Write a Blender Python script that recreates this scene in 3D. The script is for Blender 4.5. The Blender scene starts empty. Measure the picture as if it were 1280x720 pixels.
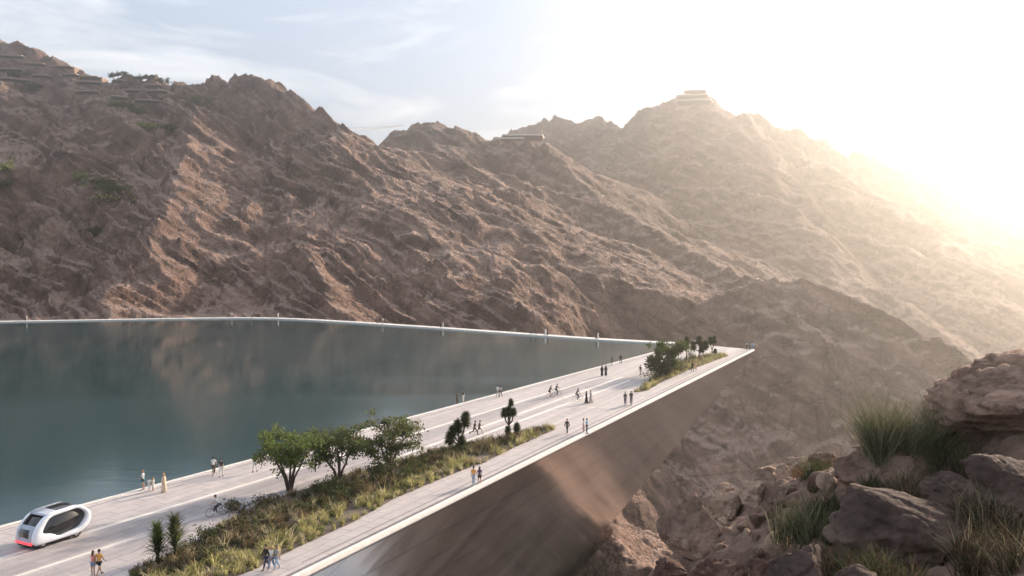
import bpy, bmesh, math, random
import numpy as np
from mathutils import Vector, Matrix
random.seed(7)
RNG = np.random.default_rng(11)
S = bpy.context.scene
COL = S.collection
R = math.radians
# ---------------------------------------------------------------- camera
F_PX, CAM_H = 1100.0, 20.8
PITCH = math.atan(45.0 / F_PX)
FWD = np.array([0, math.cos(PITCH), -math.sin(PITCH)])
UPV = np.array([0, math.sin(PITCH), math.cos(PITCH)])
CAM = np.array([0, 0, CAM_H])
def ray(px, py):
    return FWD + np.array([1, 0, 0]) * ((px - 640) / F_PX) + UPV * ((360 - py) / F_PX)
def onz(px, py, z=0.0):
    d = ray(px, py); t = (z - CAM_H) / d[2]
    return CAM + d * t
def atY(px, py, Y):
    d = ray(px, py); return CAM + d * (Y / d[1])
cam = bpy.data.cameras.new('camera'); camo = bpy.data.objects.new('camera', cam); COL.objects.link(camo)
cam.sensor_width = 36; cam.lens = 36 * F_PX / 1280
cam.clip_start = 0.1; cam.clip_end = 20000
camo.location = (0, 0, CAM_H); camo.rotation_euler = (R(90) - PITCH, 0, 0)
S.camera = camo
# ---------------------------------------------------------------- light
SUN_AZ, SUN_EL = R(42), R(17.5)          # azimuth right of +Y
w = bpy.data.worlds.new('World'); S.world = w; w.use_nodes = True
nt = w.node_tree; N = nt.nodes; L = nt.links
bg = N['Background']; bg.inputs[1].default_value = 0.05
sky = N.new('ShaderNodeTexSky'); sky.sky_type = 'NISHITA'; sky.sun_disc = False
sky.sun_elevation = SUN_EL; sky.sun_rotation = SUN_AZ
sky.air_density = 1.0; sky.dust_density = 3.0; sky.ozone_density = 1.5; sky.altitude = 900
# thin high clouds: lighter sheets mixed into the sky by direction
tc = N.new('ShaderNodeTexCoord')
mp = N.new('ShaderNodeMapping'); mp.inputs['Scale'].default_value = (1.5, 1.5, 6.5)
mp.inputs['Location'].default_value = (0.3, 0.0, 0.45); mp.inputs['Rotation'].default_value = (0.12, 0.18, 0)
n1 = N.new('ShaderNodeTexNoise'); n1.inputs['Scale'].default_value = 3.0; n1.inputs['Detail'].default_value = 8; n1.inputs['Roughness'].default_value = 0.58
n1.inputs['Distortion'].default_value = 0.5
rp = N.new('ShaderNodeValToRGB'); rp.color_ramp.elements[0].position = 0.47; rp.color_ramp.elements[1].position = 0.70
mx = N.new('ShaderNodeMix'); mx.data_type = 'RGBA'
mul = N.new('ShaderNodeMath'); mul.operation = 'MULTIPLY'; mul.inputs[1].default_value = 0.75
veil = N.new('ShaderNodeMix'); veil.data_type = 'RGBA'; veil.inputs[0].default_value = 0.55; veil.inputs[7].default_value = (7.6, 9.2, 11.6, 1)
mx.inputs[7].default_value = (13.5, 13.6, 13.8, 1)
L.new(tc.outputs['Generated'], mp.inputs[0]); L.new(mp.outputs[0], n1.inputs[0]); L.new(n1.outputs[0], rp.inputs[0])
L.new(rp.outputs[0], mul.inputs[0]); L.new(mul.outputs[0], mx.inputs[0])
L.new(sky.outputs[0], veil.inputs[6]); L.new(veil.outputs[2], mx.inputs[6]); L.new(mx.outputs[2], bg.inputs[0])
sl = bpy.data.lights.new('sun', 'SUN'); sl.energy = 5.0; sl.angle = R(0.6); sl.color = (1.0, 0.86, 0.70)
so = bpy.data.objects.new('sun', sl); COL.objects.link(so)
sd = Vector((math.sin(SUN_AZ) * math.cos(SUN_EL), math.cos(SUN_AZ) * math.cos(SUN_EL), math.sin(SUN_EL)))
so.rotation_euler = (-sd).to_track_quat('-Z', 'Y').to_euler(); so.location = sd * 800
S.view_settings.view_transform = 'Standard'; S.view_settings.look = 'None'
S.view_settings.exposure = 1.22; S.view_settings.gamma = 1
S.render.engine = 'CYCLES'
S.cycles.use_denoising = True
S.cycles.max_bounces = 5; S.cycles.diffuse_bounces = 2; S.cycles.glossy_bounces = 3; S.cycles.transmission_bounces = 4
S.cycles.transparent_max_bounces = 12
S.cycles.volume_bounces = 0
S.cycles.caustics_reflective = False; S.cycles.caustics_refractive = False
# ---------------------------------------------------------------- helpers
def link(o, parent=None):
    COL.objects.link(o)
    if parent is not None: o.parent = parent
    return o
def tag(o, label=None, cat=None, group=None, kind=None):
    if label: o['label'] = label
    if cat: o['category'] = cat
    if group: o['group'] = group
    if kind: o['kind'] = kind
    return o
def empty(name, loc=(0, 0, 0), rz=0.0):
    o = bpy.data.objects.new(name, None); o.empty_display_size = 0.3
    o.location = loc; o.rotation_euler = (0, 0, rz); return link(o)
def mesh_obj(name, verts, faces, mats, parent=None, smooth=False, mi=None):
    me = bpy.data.meshes.new(name)
    me.from_pydata([tuple(map(float, v)) for v in verts], [], [tuple(map(int, f)) for f in faces])
    if not isinstance(mats, (list, tuple)): mats = [mats]
    for m in mats: me.materials.append(m)
    if mi is not None: me.polygons.foreach_set('material_index', mi)
    if smooth: me.polygons.foreach_set('use_smooth', [True] * len(me.polygons))
    me.update()
    return link(bpy.data.objects.new(name, me), parent)
def np_mesh(name, V, Fq, mats, parent=None, smooth=True, mi=None):
    """V (n,3) array, Fq (m,k) array of equal sized faces"""
    V = np.asarray(V, dtype=np.float32); Fq = np.asarray(Fq, dtype=np.int32)
    me = bpy.data.meshes.new(name)
    me.vertices.add(len(V)); me.vertices.foreach_set('co', V.ravel())
    k = Fq.shape[1]
    me.loops.add(Fq.size); me.loops.foreach_set('vertex_index', Fq.ravel())
    me.polygons.add(len(Fq)); me.polygons.foreach_set('loop_start', np.arange(0, Fq.size, k, dtype=np.int32))
    if not isinstance(mats, (list, tuple)): mats = [mats]
    for m in mats: me.materials.append(m)
    if mi is not None: me.polygons.foreach_set('material_index', np.asarray(mi, dtype=np.int32))
    me.polygons.foreach_set('use_smooth', np.full(len(Fq), smooth))
    me.update(calc_edges=True); me.validate()
    return link(bpy.data.objects.new(name, me), parent)
def bm_obj(name, bm, mats, parent=None, smooth=False):
    me = bpy.data.meshes.new(name); bm.normal_update(); bm.to_mesh(me); bm.free()
    if not isinstance(mats, (list, tuple)): mats = [mats]
    for m in mats: me.materials.append(m)
    if smooth:
        me.polygons.foreach_set('use_smooth', [True] * len(me.polygons))
    return link(bpy.data.objects.new(name, me), parent)
def copy_tree(o, parent=None):
    c = o.copy(); COL.objects.link(c)
    if parent is not None: c.parent = parent
    for ch in list(o.children): copy_tree(ch, c)
    return c
_perm = np.concatenate([np.random.default_rng(5).permutation(4096)] * 2)
_ang = np.random.default_rng(6).uniform(0, 2 * np.pi, 4096)
_gx, _gy = np.cos(_ang), np.sin(_ang)
def noise2(x, y):
    xi = np.floor(x).astype(np.int64); yi = np.floor(y).astype(np.int64)
    xf = x - xi; yf = y - yi
    u = xf * xf * xf * (xf * (xf * 6 - 15) + 10); v = yf * yf * yf * (yf * (yf * 6 - 15) + 10)
    def g(ix, iy, dx, dy):
        k = _perm[(_perm[ix & 4095] + iy) & 4095]
        return _gx[k] * dx + _gy[k] * dy
    a = g(xi, yi, xf, yf); b = g(xi + 1, yi, xf - 1, yf)
    c = g(xi, yi + 1, xf, yf - 1); d = g(xi + 1, yi + 1, xf - 1, yf - 1)
    return ((a + (b - a) * u) * (1 - v) + (c + (d - c) * u) * v) * 1.5
def fbm(x, y, octv=5, lac=2.03, gain=0.5):
    s = 0.0; a = 1.0
    for i in range(octv):
        s = s + a * noise2(x + 17.3 * i, y - 9.1 * i); x = x * lac; y = y * lac; a *= gain
    return s
def ridged(x, y, octv=5, lac=2.07, gain=0.5):
    s = 0.0; a = 1.0; wgt = 1.0
    for i in range(octv):
        n = 1 - np.abs(noise2(x + 31.7 * i, y + 5.3 * i)); n = n * n
        s = s + a * n * wgt; wgt = np.clip(n * 1.6, 0, 1)
        x = x * lac; y = y * lac; a *= gain
    return s
# ---------------------------------------------------------------- materials
def mat(name, color, rough=0.7, metal=0.0, noise=0.0, nscale=4.0, color2=None, bump=0.0, bscale=20.0, **kw):
    m = bpy.data.materials.new(name); m.use_nodes = True
    t = m.node_tree; b = t.nodes['Principled BSDF']
    b.inputs['Base Color'].default_value = (*color, 1); b.inputs['Roughness'].default_value = rough
    b.inputs['Metallic'].default_value = metal
    for k, v in kw.items(): b.inputs[k].default_value = v
    if noise or color2:
        tc = t.nodes.new('ShaderNodeTexCoord'); n = t.nodes.new('ShaderNodeTexNoise')
        n.inputs['Scale'].default_value = nscale; n.inputs['Detail'].default_value = 6; n.inputs['Roughness'].default_value = 0.6
        t.links.new(tc.outputs['Object'], n.inputs[0])
        r = t.nodes.new('ShaderNodeValToRGB')
        c2 = color2 or tuple(c * (1 - noise) for c in color)
        c1 = color if color2 else tuple(min(1, c * (1 + noise)) for c in color)
        r.color_ramp.elements[0].position = 0.32; r.color_ramp.elements[1].position = 0.68
        r.color_ramp.elements[0].color = (*c2, 1); r.color_ramp.elements[1].color = (*c1, 1)
        t.links.new(n.outputs[0], r.inputs[0]); t.links.new(r.outputs[0], b.inputs['Base Color'])
    if bump:
        tc = t.nodes.new('ShaderNodeTexCoord'); n = t.nodes.new('ShaderNodeTexNoise')
        n.inputs['Scale'].default_value = bscale; n.inputs['Detail'].default_value = 6
        bp = t.nodes.new('ShaderNodeBump'); bp.inputs['Strength'].default_value = bump; bp.inputs['Distance'].default_value = 0.1
        t.links.new(tc.outputs['Object'], n.inputs[0]); t.links.new(n.outputs[0], bp.inputs['Height']); t.links.new(bp.outputs[0], b.inputs['Normal'])
    return m
def rock_mat(name, dark, light, scale, bump_d, fine, sand=None, strata=0.0, dip=None, specks=0.0):
    """rock with patchy colour, gravelly flat ground and layered roughness"""
    m = bpy.data.materials.new(name); m.use_nodes = True
    t = m.node_tree; T = t.nodes; K = t.links; b = T['Principled BSDF']; b.inputs['Roughness'].default_value = 0.95
    b.inputs['Specular IOR Level'].default_value = 0.15
    tc = T.new('ShaderNodeTexCoord')
    n = T.new('ShaderNodeTexNoise'); n.inputs['Scale'].default_value = scale; n.inputs['Detail'].default_value = 12; n.inputs['Roughness'].default_value = 0.78
    K.new(tc.outputs['Object'], n.inputs[0])
    r = T.new('ShaderNodeValToRGB'); e = r.color_ramp.elements
    e[0].position = 0.34; e[0].color = (*dark, 1); e[1].position = 0.68; e[1].color = (*light, 1)
    K.new(n.outputs[0], r.inputs[0]); out = r.outputs[0]
    if strata:
        if dip:
            dt = T.new('ShaderNodeVectorMath'); dt.operation = 'DOT_PRODUCT'; dt.inputs[1].default_value = dip
            K.new(tc.outputs['Object'], dt.inputs[0]); sp = T.new('ShaderNodeSeparateXYZ'); K.new(tc.outputs['Object'], sp.inputs[0])
            mp = T.new('ShaderNodeCombineXYZ')
            for i_, (so_, f_) in enumerate(((dt.outputs['Value'], 1.0), (sp.outputs[0], 0.12), (sp.outputs[1], 0.12))):
                mu = T.new('ShaderNodeMath'); mu.operation = 'MULTIPLY'; mu.inputs[1].default_value = f_; K.new(so_, mu.inputs[0]); K.new(mu.outputs[0], mp.inputs[i_])
        else:
            mp = T.new('ShaderNodeMapping'); mp.inputs['Scale'].default_value = (0.15, 0.15, 1.0); mp.inputs['Rotation'].default_value = (0.2, 0.25, 0)
            K.new(tc.outputs['Object'], mp.inputs[0])
        s = T.new('ShaderNodeTexNoise'); s.inputs['Scale'].default_value = strata; s.inputs['Detail'].default_value = 8; s.inputs['Roughness'].default_value = 0.65
        K.new(mp.outputs[0], s.inputs[0])
        r2 = T.new('ShaderNodeValToRGB'); r2.color_ramp.elements[0].position = 0.38; r2.color_ramp.elements[1].position = 0.62
        r2.color_ramp.elements[0].color = (0.42, 0.38, 0.37, 1); r2.color_ramp.elements[1].color = (1.25, 1.2, 1.16, 1)
        K.new(s.outputs[0], r2.inputs[0])
        mm = T.new('ShaderNodeMix'); mm.data_type = 'RGBA'; mm.blend_type = 'MULTIPLY'; mm.inputs[0].default_value = 0.7
        K.new(out, mm.inputs[6]); K.new(r2.outputs[0], mm.inputs[7]); out = mm.outputs[2]
    if sand:
        g = T.new('ShaderNodeNewGeometry'); sx = T.new('ShaderNodeSeparateXYZ'); K.new(g.outputs['Normal'], sx.inputs[0])
        rr = T.new('ShaderNodeMapRange'); rr.inputs[1].default_value = 0.80; rr.inputs[2].default_value = 0.95
        K.new(sx.outputs[2], rr.inputs[0])
        mm = T.new('ShaderNodeMix'); mm.data_type = 'RGBA'; K.new(rr.outputs[0], mm.inputs[0])
        K.new(out, mm.inputs[6]); mm.inputs[7].default_value = (*sand, 1); out = mm.outputs[2]
    if specks:   # scattered dark scrub and loose blocks, and a net of dark cracks
        for sc_, lo_, hi_, ft, mn in ((specks, 0.05, 0.16, 'F1', 0.42), (specks * 2.3, 0.05, 0.2, 'F1', 0.6), (specks * 0.22, 0.0, 0.035, 'DISTANCE_TO_EDGE', 0.55), (specks * 0.8, 0.0, 0.05, 'DISTANCE_TO_EDGE', 0.72)):
            vo_ = T.new('ShaderNodeTexVoronoi'); vo_.feature = ft; vo_.inputs['Scale'].default_value = sc_
            wv = T.new('ShaderNodeVectorMath'); wv.operation = 'MULTIPLY_ADD'; wv.inputs[1].default_value = (6, 6, 6); K.new(n.outputs['Color'], wv.inputs[0]); K.new(tc.outputs['Object'], wv.inputs[2]); K.new(wv.outputs[0], vo_.inputs['Vector'])
            rm = T.new('ShaderNodeMapRange'); rm.inputs[1].default_value = lo_; rm.inputs[2].default_value = hi_; rm.inputs[3].default_value = mn; rm.inputs[4].default_value = 1.0; K.new(vo_.outputs['Distance'], rm.inputs[0])
            mm = T.new('ShaderNodeMix'); mm.data_type = 'RGBA'; mm.blend_type = 'MULTIPLY'; mm.inputs[0].default_value = 1; K.new(out, mm.inputs[6]); K.new(rm.outputs[0], mm.inputs[7]); out = mm.outputs[2]
    K.new(out, b.inputs['Base Color'])
    nb = T.new('ShaderNodeTexNoise'); nb.inputs['Scale'].default_value = fine; nb.inputs['Detail'].default_value = 9; nb.inputs['Roughness'].default_value = 0.65
    K.new(tc.outputs['Object'], nb.inputs[0])
    vo = T.new('ShaderNodeTexVoronoi'); vo.inputs['Scale'].default_value = fine * 1.7; vo.feature = 'F1'
    K.new(tc.outputs['Object'], vo.inputs[0])
    ad = T.new('ShaderNodeMath'); ad.operation = 'MULTIPLY_ADD'; ad.inputs[1].default_value = 0.35
    K.new(vo.outputs[0], ad.inputs[0]); K.new(nb.outputs[0], ad.inputs[2])
    bp = T.new('ShaderNodeBump'); bp.inputs['Strength'].default_value = 1.0; bp.inputs['Distance'].default_value = bump_d
    K.new(ad.outputs[0], bp.inputs['Height']); K.new(bp.outputs[0], b.inputs['Normal'])
    return m
# ================================================================ mountains
def PTS(*a): return np.array([atY(*p) for p in a])
# crest lines read as (x, y, distance): points of the real 3-D ridges
RIDGES = [
 (PTS((-420,60,760),(-150,35,730),(0,50,715),(60,70,705),(130,95,690),(215,103,665),(270,96,645),(330,104,630),(370,120,615),(420,152,590)), 0.52),
 (PTS((370,120,615),(420,152,590),(462,176,560),(500,223,530),(545,263,505),(600,298,482),(640,318,466),(700,348,446),(760,368,436),(850,412,440)), 0.56),
 (PTS((270,98,640),(240,160,540),(226,215,460),(205,270,395),(180,325,345),(105,392,295)), 0.38),
 (PTS((335,104,630),(348,165,565),(352,225,490),(372,300,405),(425,388,300)), 0.55),
 (PTS((10,72,705),(0,180,540),(-20,290,400),(-80,385,310)), 0.40),
 (PTS((95,90,690),(75,190,545),(62,270,440),(50,340,360)), 0.60),
 (PTS((520,245,500),(570,310,430),(610,352,380),(670,392,315)), 0.85),
 (PTS((380,190,790),(462,182,820),(492,162,820),(545,153,820),(575,159,820),(610,170,820),(650,174,820),(680,180,800),(720,222,735),(770,259,675),(800,277,640),(870,317,570),(945,350,500)), 0.48),
 (PTS((600,180,1300),(640,163,1300),(690,150,1280),(720,156,1280),(745,143,1270),(765,156,1260),(785,150,1240),(805,133,1230),(845,119,1200),(890,120,1180),(920,135,1180),(945,153,1180),(990,185,1200)), 0.60),
 (PTS((800,140,1230),(800,220,1050),(770,262,900),(830,310,760)), 0.55),
 (PTS((880,120,1190),(890,200,1050),(905,250,950),(940,280,880),(1010,320,800),(1100,360,720),(1180,420,640),(1260,470,580)), 0.50),
 (PTS((930,165,2000),(985,158,2000),(1060,163,1950),(1120,180,1900),(1200,205,1850),(1280,235,1800),(1500,270,1800)), 0.5),
 (PTS((1060,165,1950),(1110,205,1500),(1180,232,1250),(1290,268,1050),(1420,330,900)), 0.42),
 (PTS((840,408,420),(880,376,430),(950,350,440),(1010,350,440),(1060,370,430),(1120,398,415),(1200,436,390),(1300,500,360),(1500,600,330)), 0.62),
 (PTS((715,615,225),(740,645,205),(780,680,188),(840,740,165)), 0.6),
]
def seg_field(X, Y, P):
    """crest height and distance for the polyline P"""
    best = np.full(X.shape, 1e18); zz = np.zeros(X.shape)
    for a, b in zip(P[:-1], P[1:]):
        d = b - a; l2 = d[0] ** 2 + d[1] ** 2 + 1e-9
        t = np.clip(((X - a[0]) * d[0] + (Y - a[1]) * d[1]) / l2, 0, 1)
        q = (X - a[0] - t * d[0]) ** 2 + (Y - a[1] - t * d[1]) ** 2
        k = q < best
        best = np.where(k, q, best); zz = np.where(k, a[2] + t * d[2], zz)
    return zz, np.sqrt(best)
POOL_FAR = [onz(943, 434), onz(850, 428.5), onz(760, 424), onz(552, 409), onz(350, 397), onz(160, 400), onz(0, 402)]
POOL_EDGE = [np.array(p[:2]) for p in POOL_FAR] + [np.array((-300.0, 258.0))]
def pool_dist(X, Y):
    q = np.full(X.shape, 1e9); sgn = np.ones(X.shape)
    for a, b in zip(POOL_EDGE[:-1], POOL_EDGE[1:]):
        d = b - a; t = np.clip(((X - a[0]) * d[0] + (Y - a[1]) * d[1]) / d.dot(d), 0, 1)
        ex = X - a[0] - t * d[0]; ey = Y - a[1] - t * d[1]; r = ex * ex + ey * ey
        k = r < q; q = np.where(k, r, q); sgn = np.where(k, np.sign(-ex * d[1] + ey * d[0] + 1e-9), sgn)
    return np.sqrt(q) * -sgn
def floor_z(X, Y):
    left = np.clip((X + 80) / 70, 0, 1)
    f = -3 - 85 * left
    far = np.clip((Y - 450) / 900, 0, 1)
    return f * (1 - far) + (-55 * left - 5) * far + 2 * fbm(X / 60, Y / 60, 3)
def design(X, Y):
    wx = X + 10 * fbm(X / 70, Y / 70, 3); wy = Y + 10 * fbm(X / 70 + 50, Y / 70 - 20, 3)
    h = floor_z(X, Y); 
    for ri, (P, s) in enumerate(RIDGES):
        near = np.minimum(1.0, seg_field(X, Y, P)[1] / 40.0)
        zx = X + (wx - X) * near; zy = Y + (wy - Y) * near
        z, d = seg_field(zx, zy, P)
        c = z - s * d * (0.82 + 0.35 * np.exp(-d / 60.0))
        if ri < 7: c = c - np.clip(X - 18, 0, 200) * 0.9 * np.clip((430 - Y) / 40, 0, 1)
        k = 3.0
        h = np.where(np.abs(c - h) < k, np.maximum(c, h) + (k - np.abs(c - h)) ** 2 / (4 * k), np.maximum(c, h))
    # the slopes run out onto the shore of the reservoir
    dp = pool_dist(X, Y)
    lim = -4 + dp * 0.9 + np.clip(dp - 20, 0, 400) * 0.8 + 2.5 * fbm(X / 25, Y / 25, 3)
    return np.where(X < 60, np.minimum(h, lim), h)
def erode(h0, cell, iters, K, pull):
    ny, nx = h0.shape; h = h0.copy(); n = nx * ny
    idx = np.arange(n).reshape(ny, nx)
    nb = [(-1, 0), (1, 0), (0, -1), (0, 1), (-1, -1), (-1, 1), (1, -1), (1, 1)]
    for it in range(iters):
        best = np.full((ny, nx), 1e-6); rec = idx.copy(); ln = np.full((ny, nx), cell)
        hp = np.pad(h, 1, constant_values=1e9)
        for dy, dx in nb:
            L_ = cell * math.hypot(dy, dx)
            sl_ = (h - hp[1 + dy:1 + dy + ny, 1 + dx:1 + dx + nx]) / L_
            k = sl_ > best
            best = np.where(k, sl_, best); rec = np.where(k, idx + dy * nx + dx, rec); ln = np.where(k, L_, ln)
        for sl_ in (np.s_[0], np.s_[-1], np.s_[:, 0], np.s_[:, -1]): rec[sl_] = idx[sl_]
        r = rec.ravel(); lnf = ln.ravel()
        dist = (r != np.arange(n)).astype(np.int64); anc = r.copy()
        for _ in range(14):
            nd = dist[anc]
            if not nd.any(): break
            dist = dist + nd; anc = anc[anc]
        order = np.argsort(dist, kind='stable'); cuts = np.searchsorted(dist[order], np.arange(dist.max() + 2))
        A = np.full(n, cell * cell)
        lv = [order[cuts[k]:cuts[k + 1]] for k in range(len(cuts) - 1)]
        for q in reversed(lv[1:]): np.add.at(A, r[q], A[q])
        hf = h.ravel().copy(); Fk = K * A ** 0.45 / lnf
        for q in lv[1:]: hf[q] = (hf[q] + Fk[q] * hf[r[q]]) / (1 + Fk[q])
        h = hf.reshape(ny, nx)
        h = h + pull * (h0 - h)
        hp = np.pad(h, 1, mode='edge')
        lap = hp[:-2, 1:-1] + hp[2:, 1:-1] + hp[1:-1, :-2] + hp[1:-1, 2:] - 4 * h
        h = h + 0.05 * lap
    return h
class Grid:
    def __init__(s, x0, x1, y0, y1, cell, iters, K, pull, amp, wl):
        s.x0, s.y0, s.c = x0, y0, cell
        xs = np.arange(x0, x1 + cell, cell); ys = np.arange(y0, y1 + cell, cell)
        X, Y = np.meshgrid(xs, ys)
        h = design(X, Y)
        h = h + amp * (ridged(X / wl, Y / wl, 4) - 0.9)
        he = erode(h, cell, iters, K, pull)
        wgt = np.clip((60 - X) / 140, 0.35, 1) if cell < 3 else 0.75
        s.h = h + (he - h) * wgt
    def at(s, x, y):
        """Catmull-Rom sampling"""
        u = np.clip((x - s.x0) / s.c, 1.001, s.h.shape[1] - 2.01); v = np.clip((y - s.y0) / s.c, 1.001, s.h.shape[0] - 2.01)
        i = u.astype(int); j = v.astype(int); fu = u - i; fv = v - j
        def w4(t): return [(-t + 2 * t * t - t ** 3) / 2, (2 - 5 * t * t + 3 * t ** 3) / 2, (t + 4 * t * t - 3 * t ** 3) / 2, (t ** 3 - t * t) / 2]
        wu, wv = w4(fu), w4(fv); o = 0
        for b in range(4):
            row = 0
            for a in range(4): row = row + wu[a] * s.h[j + b - 1, i + a - 1]
            o = o + wv[b] * row
        return o
G_NEAR = Grid(-640, 470, 120, 900, 2.0, 40, 0.042, 0.08, 3.0, 22)
G_FAR = Grid(-700, 1750, 480, 2500, 5.0, 40, 0.085, 0.09, 14.0, 85)
def inside_poly(x, y, P):
    c = np.zeros(x.shape, bool); n = len(P)
    for i in range(n):
        a, b = P[i], P[(i + 1) % n]
        k = ((a[1] > y) != (b[1] > y)) & (x < (b[0] - a[0]) * (y - a[1]) / (b[1] - a[1] + 1e-12) + a[0])
        c ^= k
    return c
def terrain_h(x, y):
    t = np.clip((y - 790) / 80, 0, 1); t = np.maximum(t, np.clip((x - 400) / 50, 0, 1) * (y > 490)); t = t * t * (3 - 2 * t)
    hn = G_NEAR.at(x, y); hf = G_FAR.at(x, y)
    h = hn * (1 - t) + hf * t
    return h
def detail(x, y, h):
    r = np.hypot(x, y)
    sc = np.clip(r / 450, 0.7, 2.8)
    wx = x + 3 * noise2(x / 14, y / 14); wy = y + 3 * noise2(x / 14 + 9, y / 14 + 4)
    right = np.clip((x + 20) / 160, 0, 1) * np.clip((1000 - y) / 300, 0, 1)
    crag = np.clip(fbm(x / 130 + 7, y / 130 - 3, 3) * 1.6 + 0.55, 0.10, 1.15) * (1 - 0.68 * right)
    o = 0.55 * sc * crag * (ridged(wx / (13 * sc), wy / (13 * sc), 7, gain=0.62) - 0.9)
    o = o + 0.55 * sc * (0.5 + 0.5 * crag) * fbm(wx / (2.6 * sc), wy / (2.6 * sc), 4, gain=0.7)
    # ribs and ledges where the dipping beds crop out: long along the strike, short across
    q = (h + 0.62 * x + 0.15 * y) / sc + 5 * fbm(x / 50, y / 50, 2); s = (0.55 * y - 0.45 * x + 0.8 * h) / sc
    rib = ridged(q / 9.0, s / 60.0, 5, gain=0.62) - 0.9
    big = ridged(q / 26.0 + 9, s / 130.0, 4, gain=0.5) - 0.9
    led = fbm(q / 3.2, s / 26.0 + 40, 4, gain=0.6)
    m = np.clip(fbm(x / 80 + 3, y / 80, 2) * 1.9 + 0.62, 0.06, 1.15) * np.maximum(np.clip((150 - x) / 160, 0.14, 1), np.clip((y - 850) / 250, 0, 0.8))
    return o + sc * m * (2.5 * rib + 0.8 * led) + 3.6 * sc * big * np.clip((120 - x) / 160, 0, 1) * np.clip((h - 4) / 25, 0, 1)
na, nr = 1240, 1000
az = np.radians(np.linspace(-41, 43, na)); r_grid = 140 * np.exp(np.linspace(0, math.log(2450 / 140), nr))
AZ, RR = np.meshgrid(az, r_grid)
X = RR * np.sin(AZ); Y = RR * np.cos(AZ)
Hh = terrain_h(X, Y); Hh = Hh + detail(X, Y, Hh)
PF = np.array(POOL_FAR)
poolpoly = [(p[0] * 1.0, p[1] + 2.0) for p in PF] + [(-240, 262), (-420, 262), (-420, 0), (-40, 0), onz(375, 720)[:2]]
dx_ = np.array(poolpoly)
ins = inside_poly(X, Y, poolpoly)
Hh = np.where(ins, np.minimum(Hh, -25), Hh)
# keep the gorge clear of the leaning face of the dam
_o, _t = onz(375, 720)[:2], onz(943, 437)[:2]; _ax = (_t - _o) / np.linalg.norm(_t - _o); _la = np.array([-_ax[1], _ax[0]])
_c = (np.array([12.6, 192.0]) - _t) / 50.0
U_ = (X - _t[0]) * _ax[0] + (Y - _t[1]) * _ax[1]; V_ = (X - _t[0]) * _la[0] + (Y - _t[1]) * _la[1]
D_ = V_ / (_c @ _la)
under = (V_ > -3) & (U_ - np.clip(D_, 0, 64) * (_c @ _ax) < 2.0)
Hh = np.where(under, np.minimum(Hh, -3 - np.clip(D_, 0, 62)), Hh)
V = np.stack([X, Y, Hh], -1).reshape(-1, 3)
ii = np.arange(na * nr).reshape(nr, na)
Q = np.stack([ii[:-1, :-1], ii[:-1, 1:], ii[1:, 1:], ii[1:, :-1]], -1).reshape(-1, 4)
M_ROCK = rock_mat('mountain_rock', (0.048, 0.027, 0.021), (0.38, 0.246, 0.192), 0.05, 1.6, 0.5, sand=(0.36, 0.245, 0.195), strata=0.16, dip=(0.78, 0.15, 1.0), specks=0.3)
terr = np_mesh('mountains', V, Q, M_ROCK); tag(terr, kind='structure')
# ================================================================ dam, promenade and reservoir
O0 = onz(375, 720); TIP = onz(943, 437)
AX = (TIP - O0) / np.linalg.norm(TIP - O0); LAT = np.array([-AX[1], AX[0], 0])
def deck(u, v, z=0.0): return O0 + AX * u + LAT * v + np.array([0, 0, z])
def deck_uv(p): q = np.asarray(p) - O0; return float(q @ AX), float(q @ LAT)
DECK_ANG = math.atan2(AX[1], AX[0])
I0, I1 = onz(0, 660), onz(820, 440)
IAX = (I1 - I0) / np.linalg.norm(I1 - I0)
INL = np.array([-IAX[1], IAX[0], 0])
def off_line(P, d):
    """polyline P moved sideways by d (to the left of its direction)"""
    P = [np.array(p[:2]) for p in P]; out = []
    for i, p in enumerate(P):
        a = P[max(i - 1, 0)]; b = P[min(i + 1, len(P) - 1)]
        t = (b - a) / np.linalg.norm(b - a); out.append(p + d * np.array([-t[1], t[0]]))
    return out
# rounded bend of the far rim
RIM = [onz(943, 435.0), onz(850, 428.5), onz(760, 423.6), onz(660, 416.7), onz(552, 409), onz(450, 402.4), onz(390, 399.0), onz(350, 397.4), onz(310, 396.8), onz(250, 397.3), onz(160, 398.8), onz(0, 401.5)]
dlt = (RIM[-1] - RIM[-3]); RIM.append(RIM[-1] + dlt / np.linalg.norm(dlt) * 160)
RIM = [np.array(p[:2]) for p in RIM]
RIM_IN = off_line(RIM, 3.4)            # water side of the rim walk
def poly_sheet(name, pts, z, m, parent=None, thick=0.0):
    bm = bmesh.new(); vs = [bm.verts.new((p[0], p[1], z)) for p in pts]
    f = bm.faces.new(vs); f.normal_update()
    if f.normal.z < 0: f.normal_flip()
    if thick:
        r = bmesh.ops.extrude_face_region(bm, geom=[f]); 
        for e in r['geom']:
            if isinstance(e, bmesh.types.BMVert): e.co.z -= thick
        bmesh.ops.recalc_face_normals(bm, faces=bm.faces)
    bmesh.ops.triangulate(bm, faces=[f for f in bm.faces if len(f.verts) > 4])
    return bm_obj(name, bm, m, parent)
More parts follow.
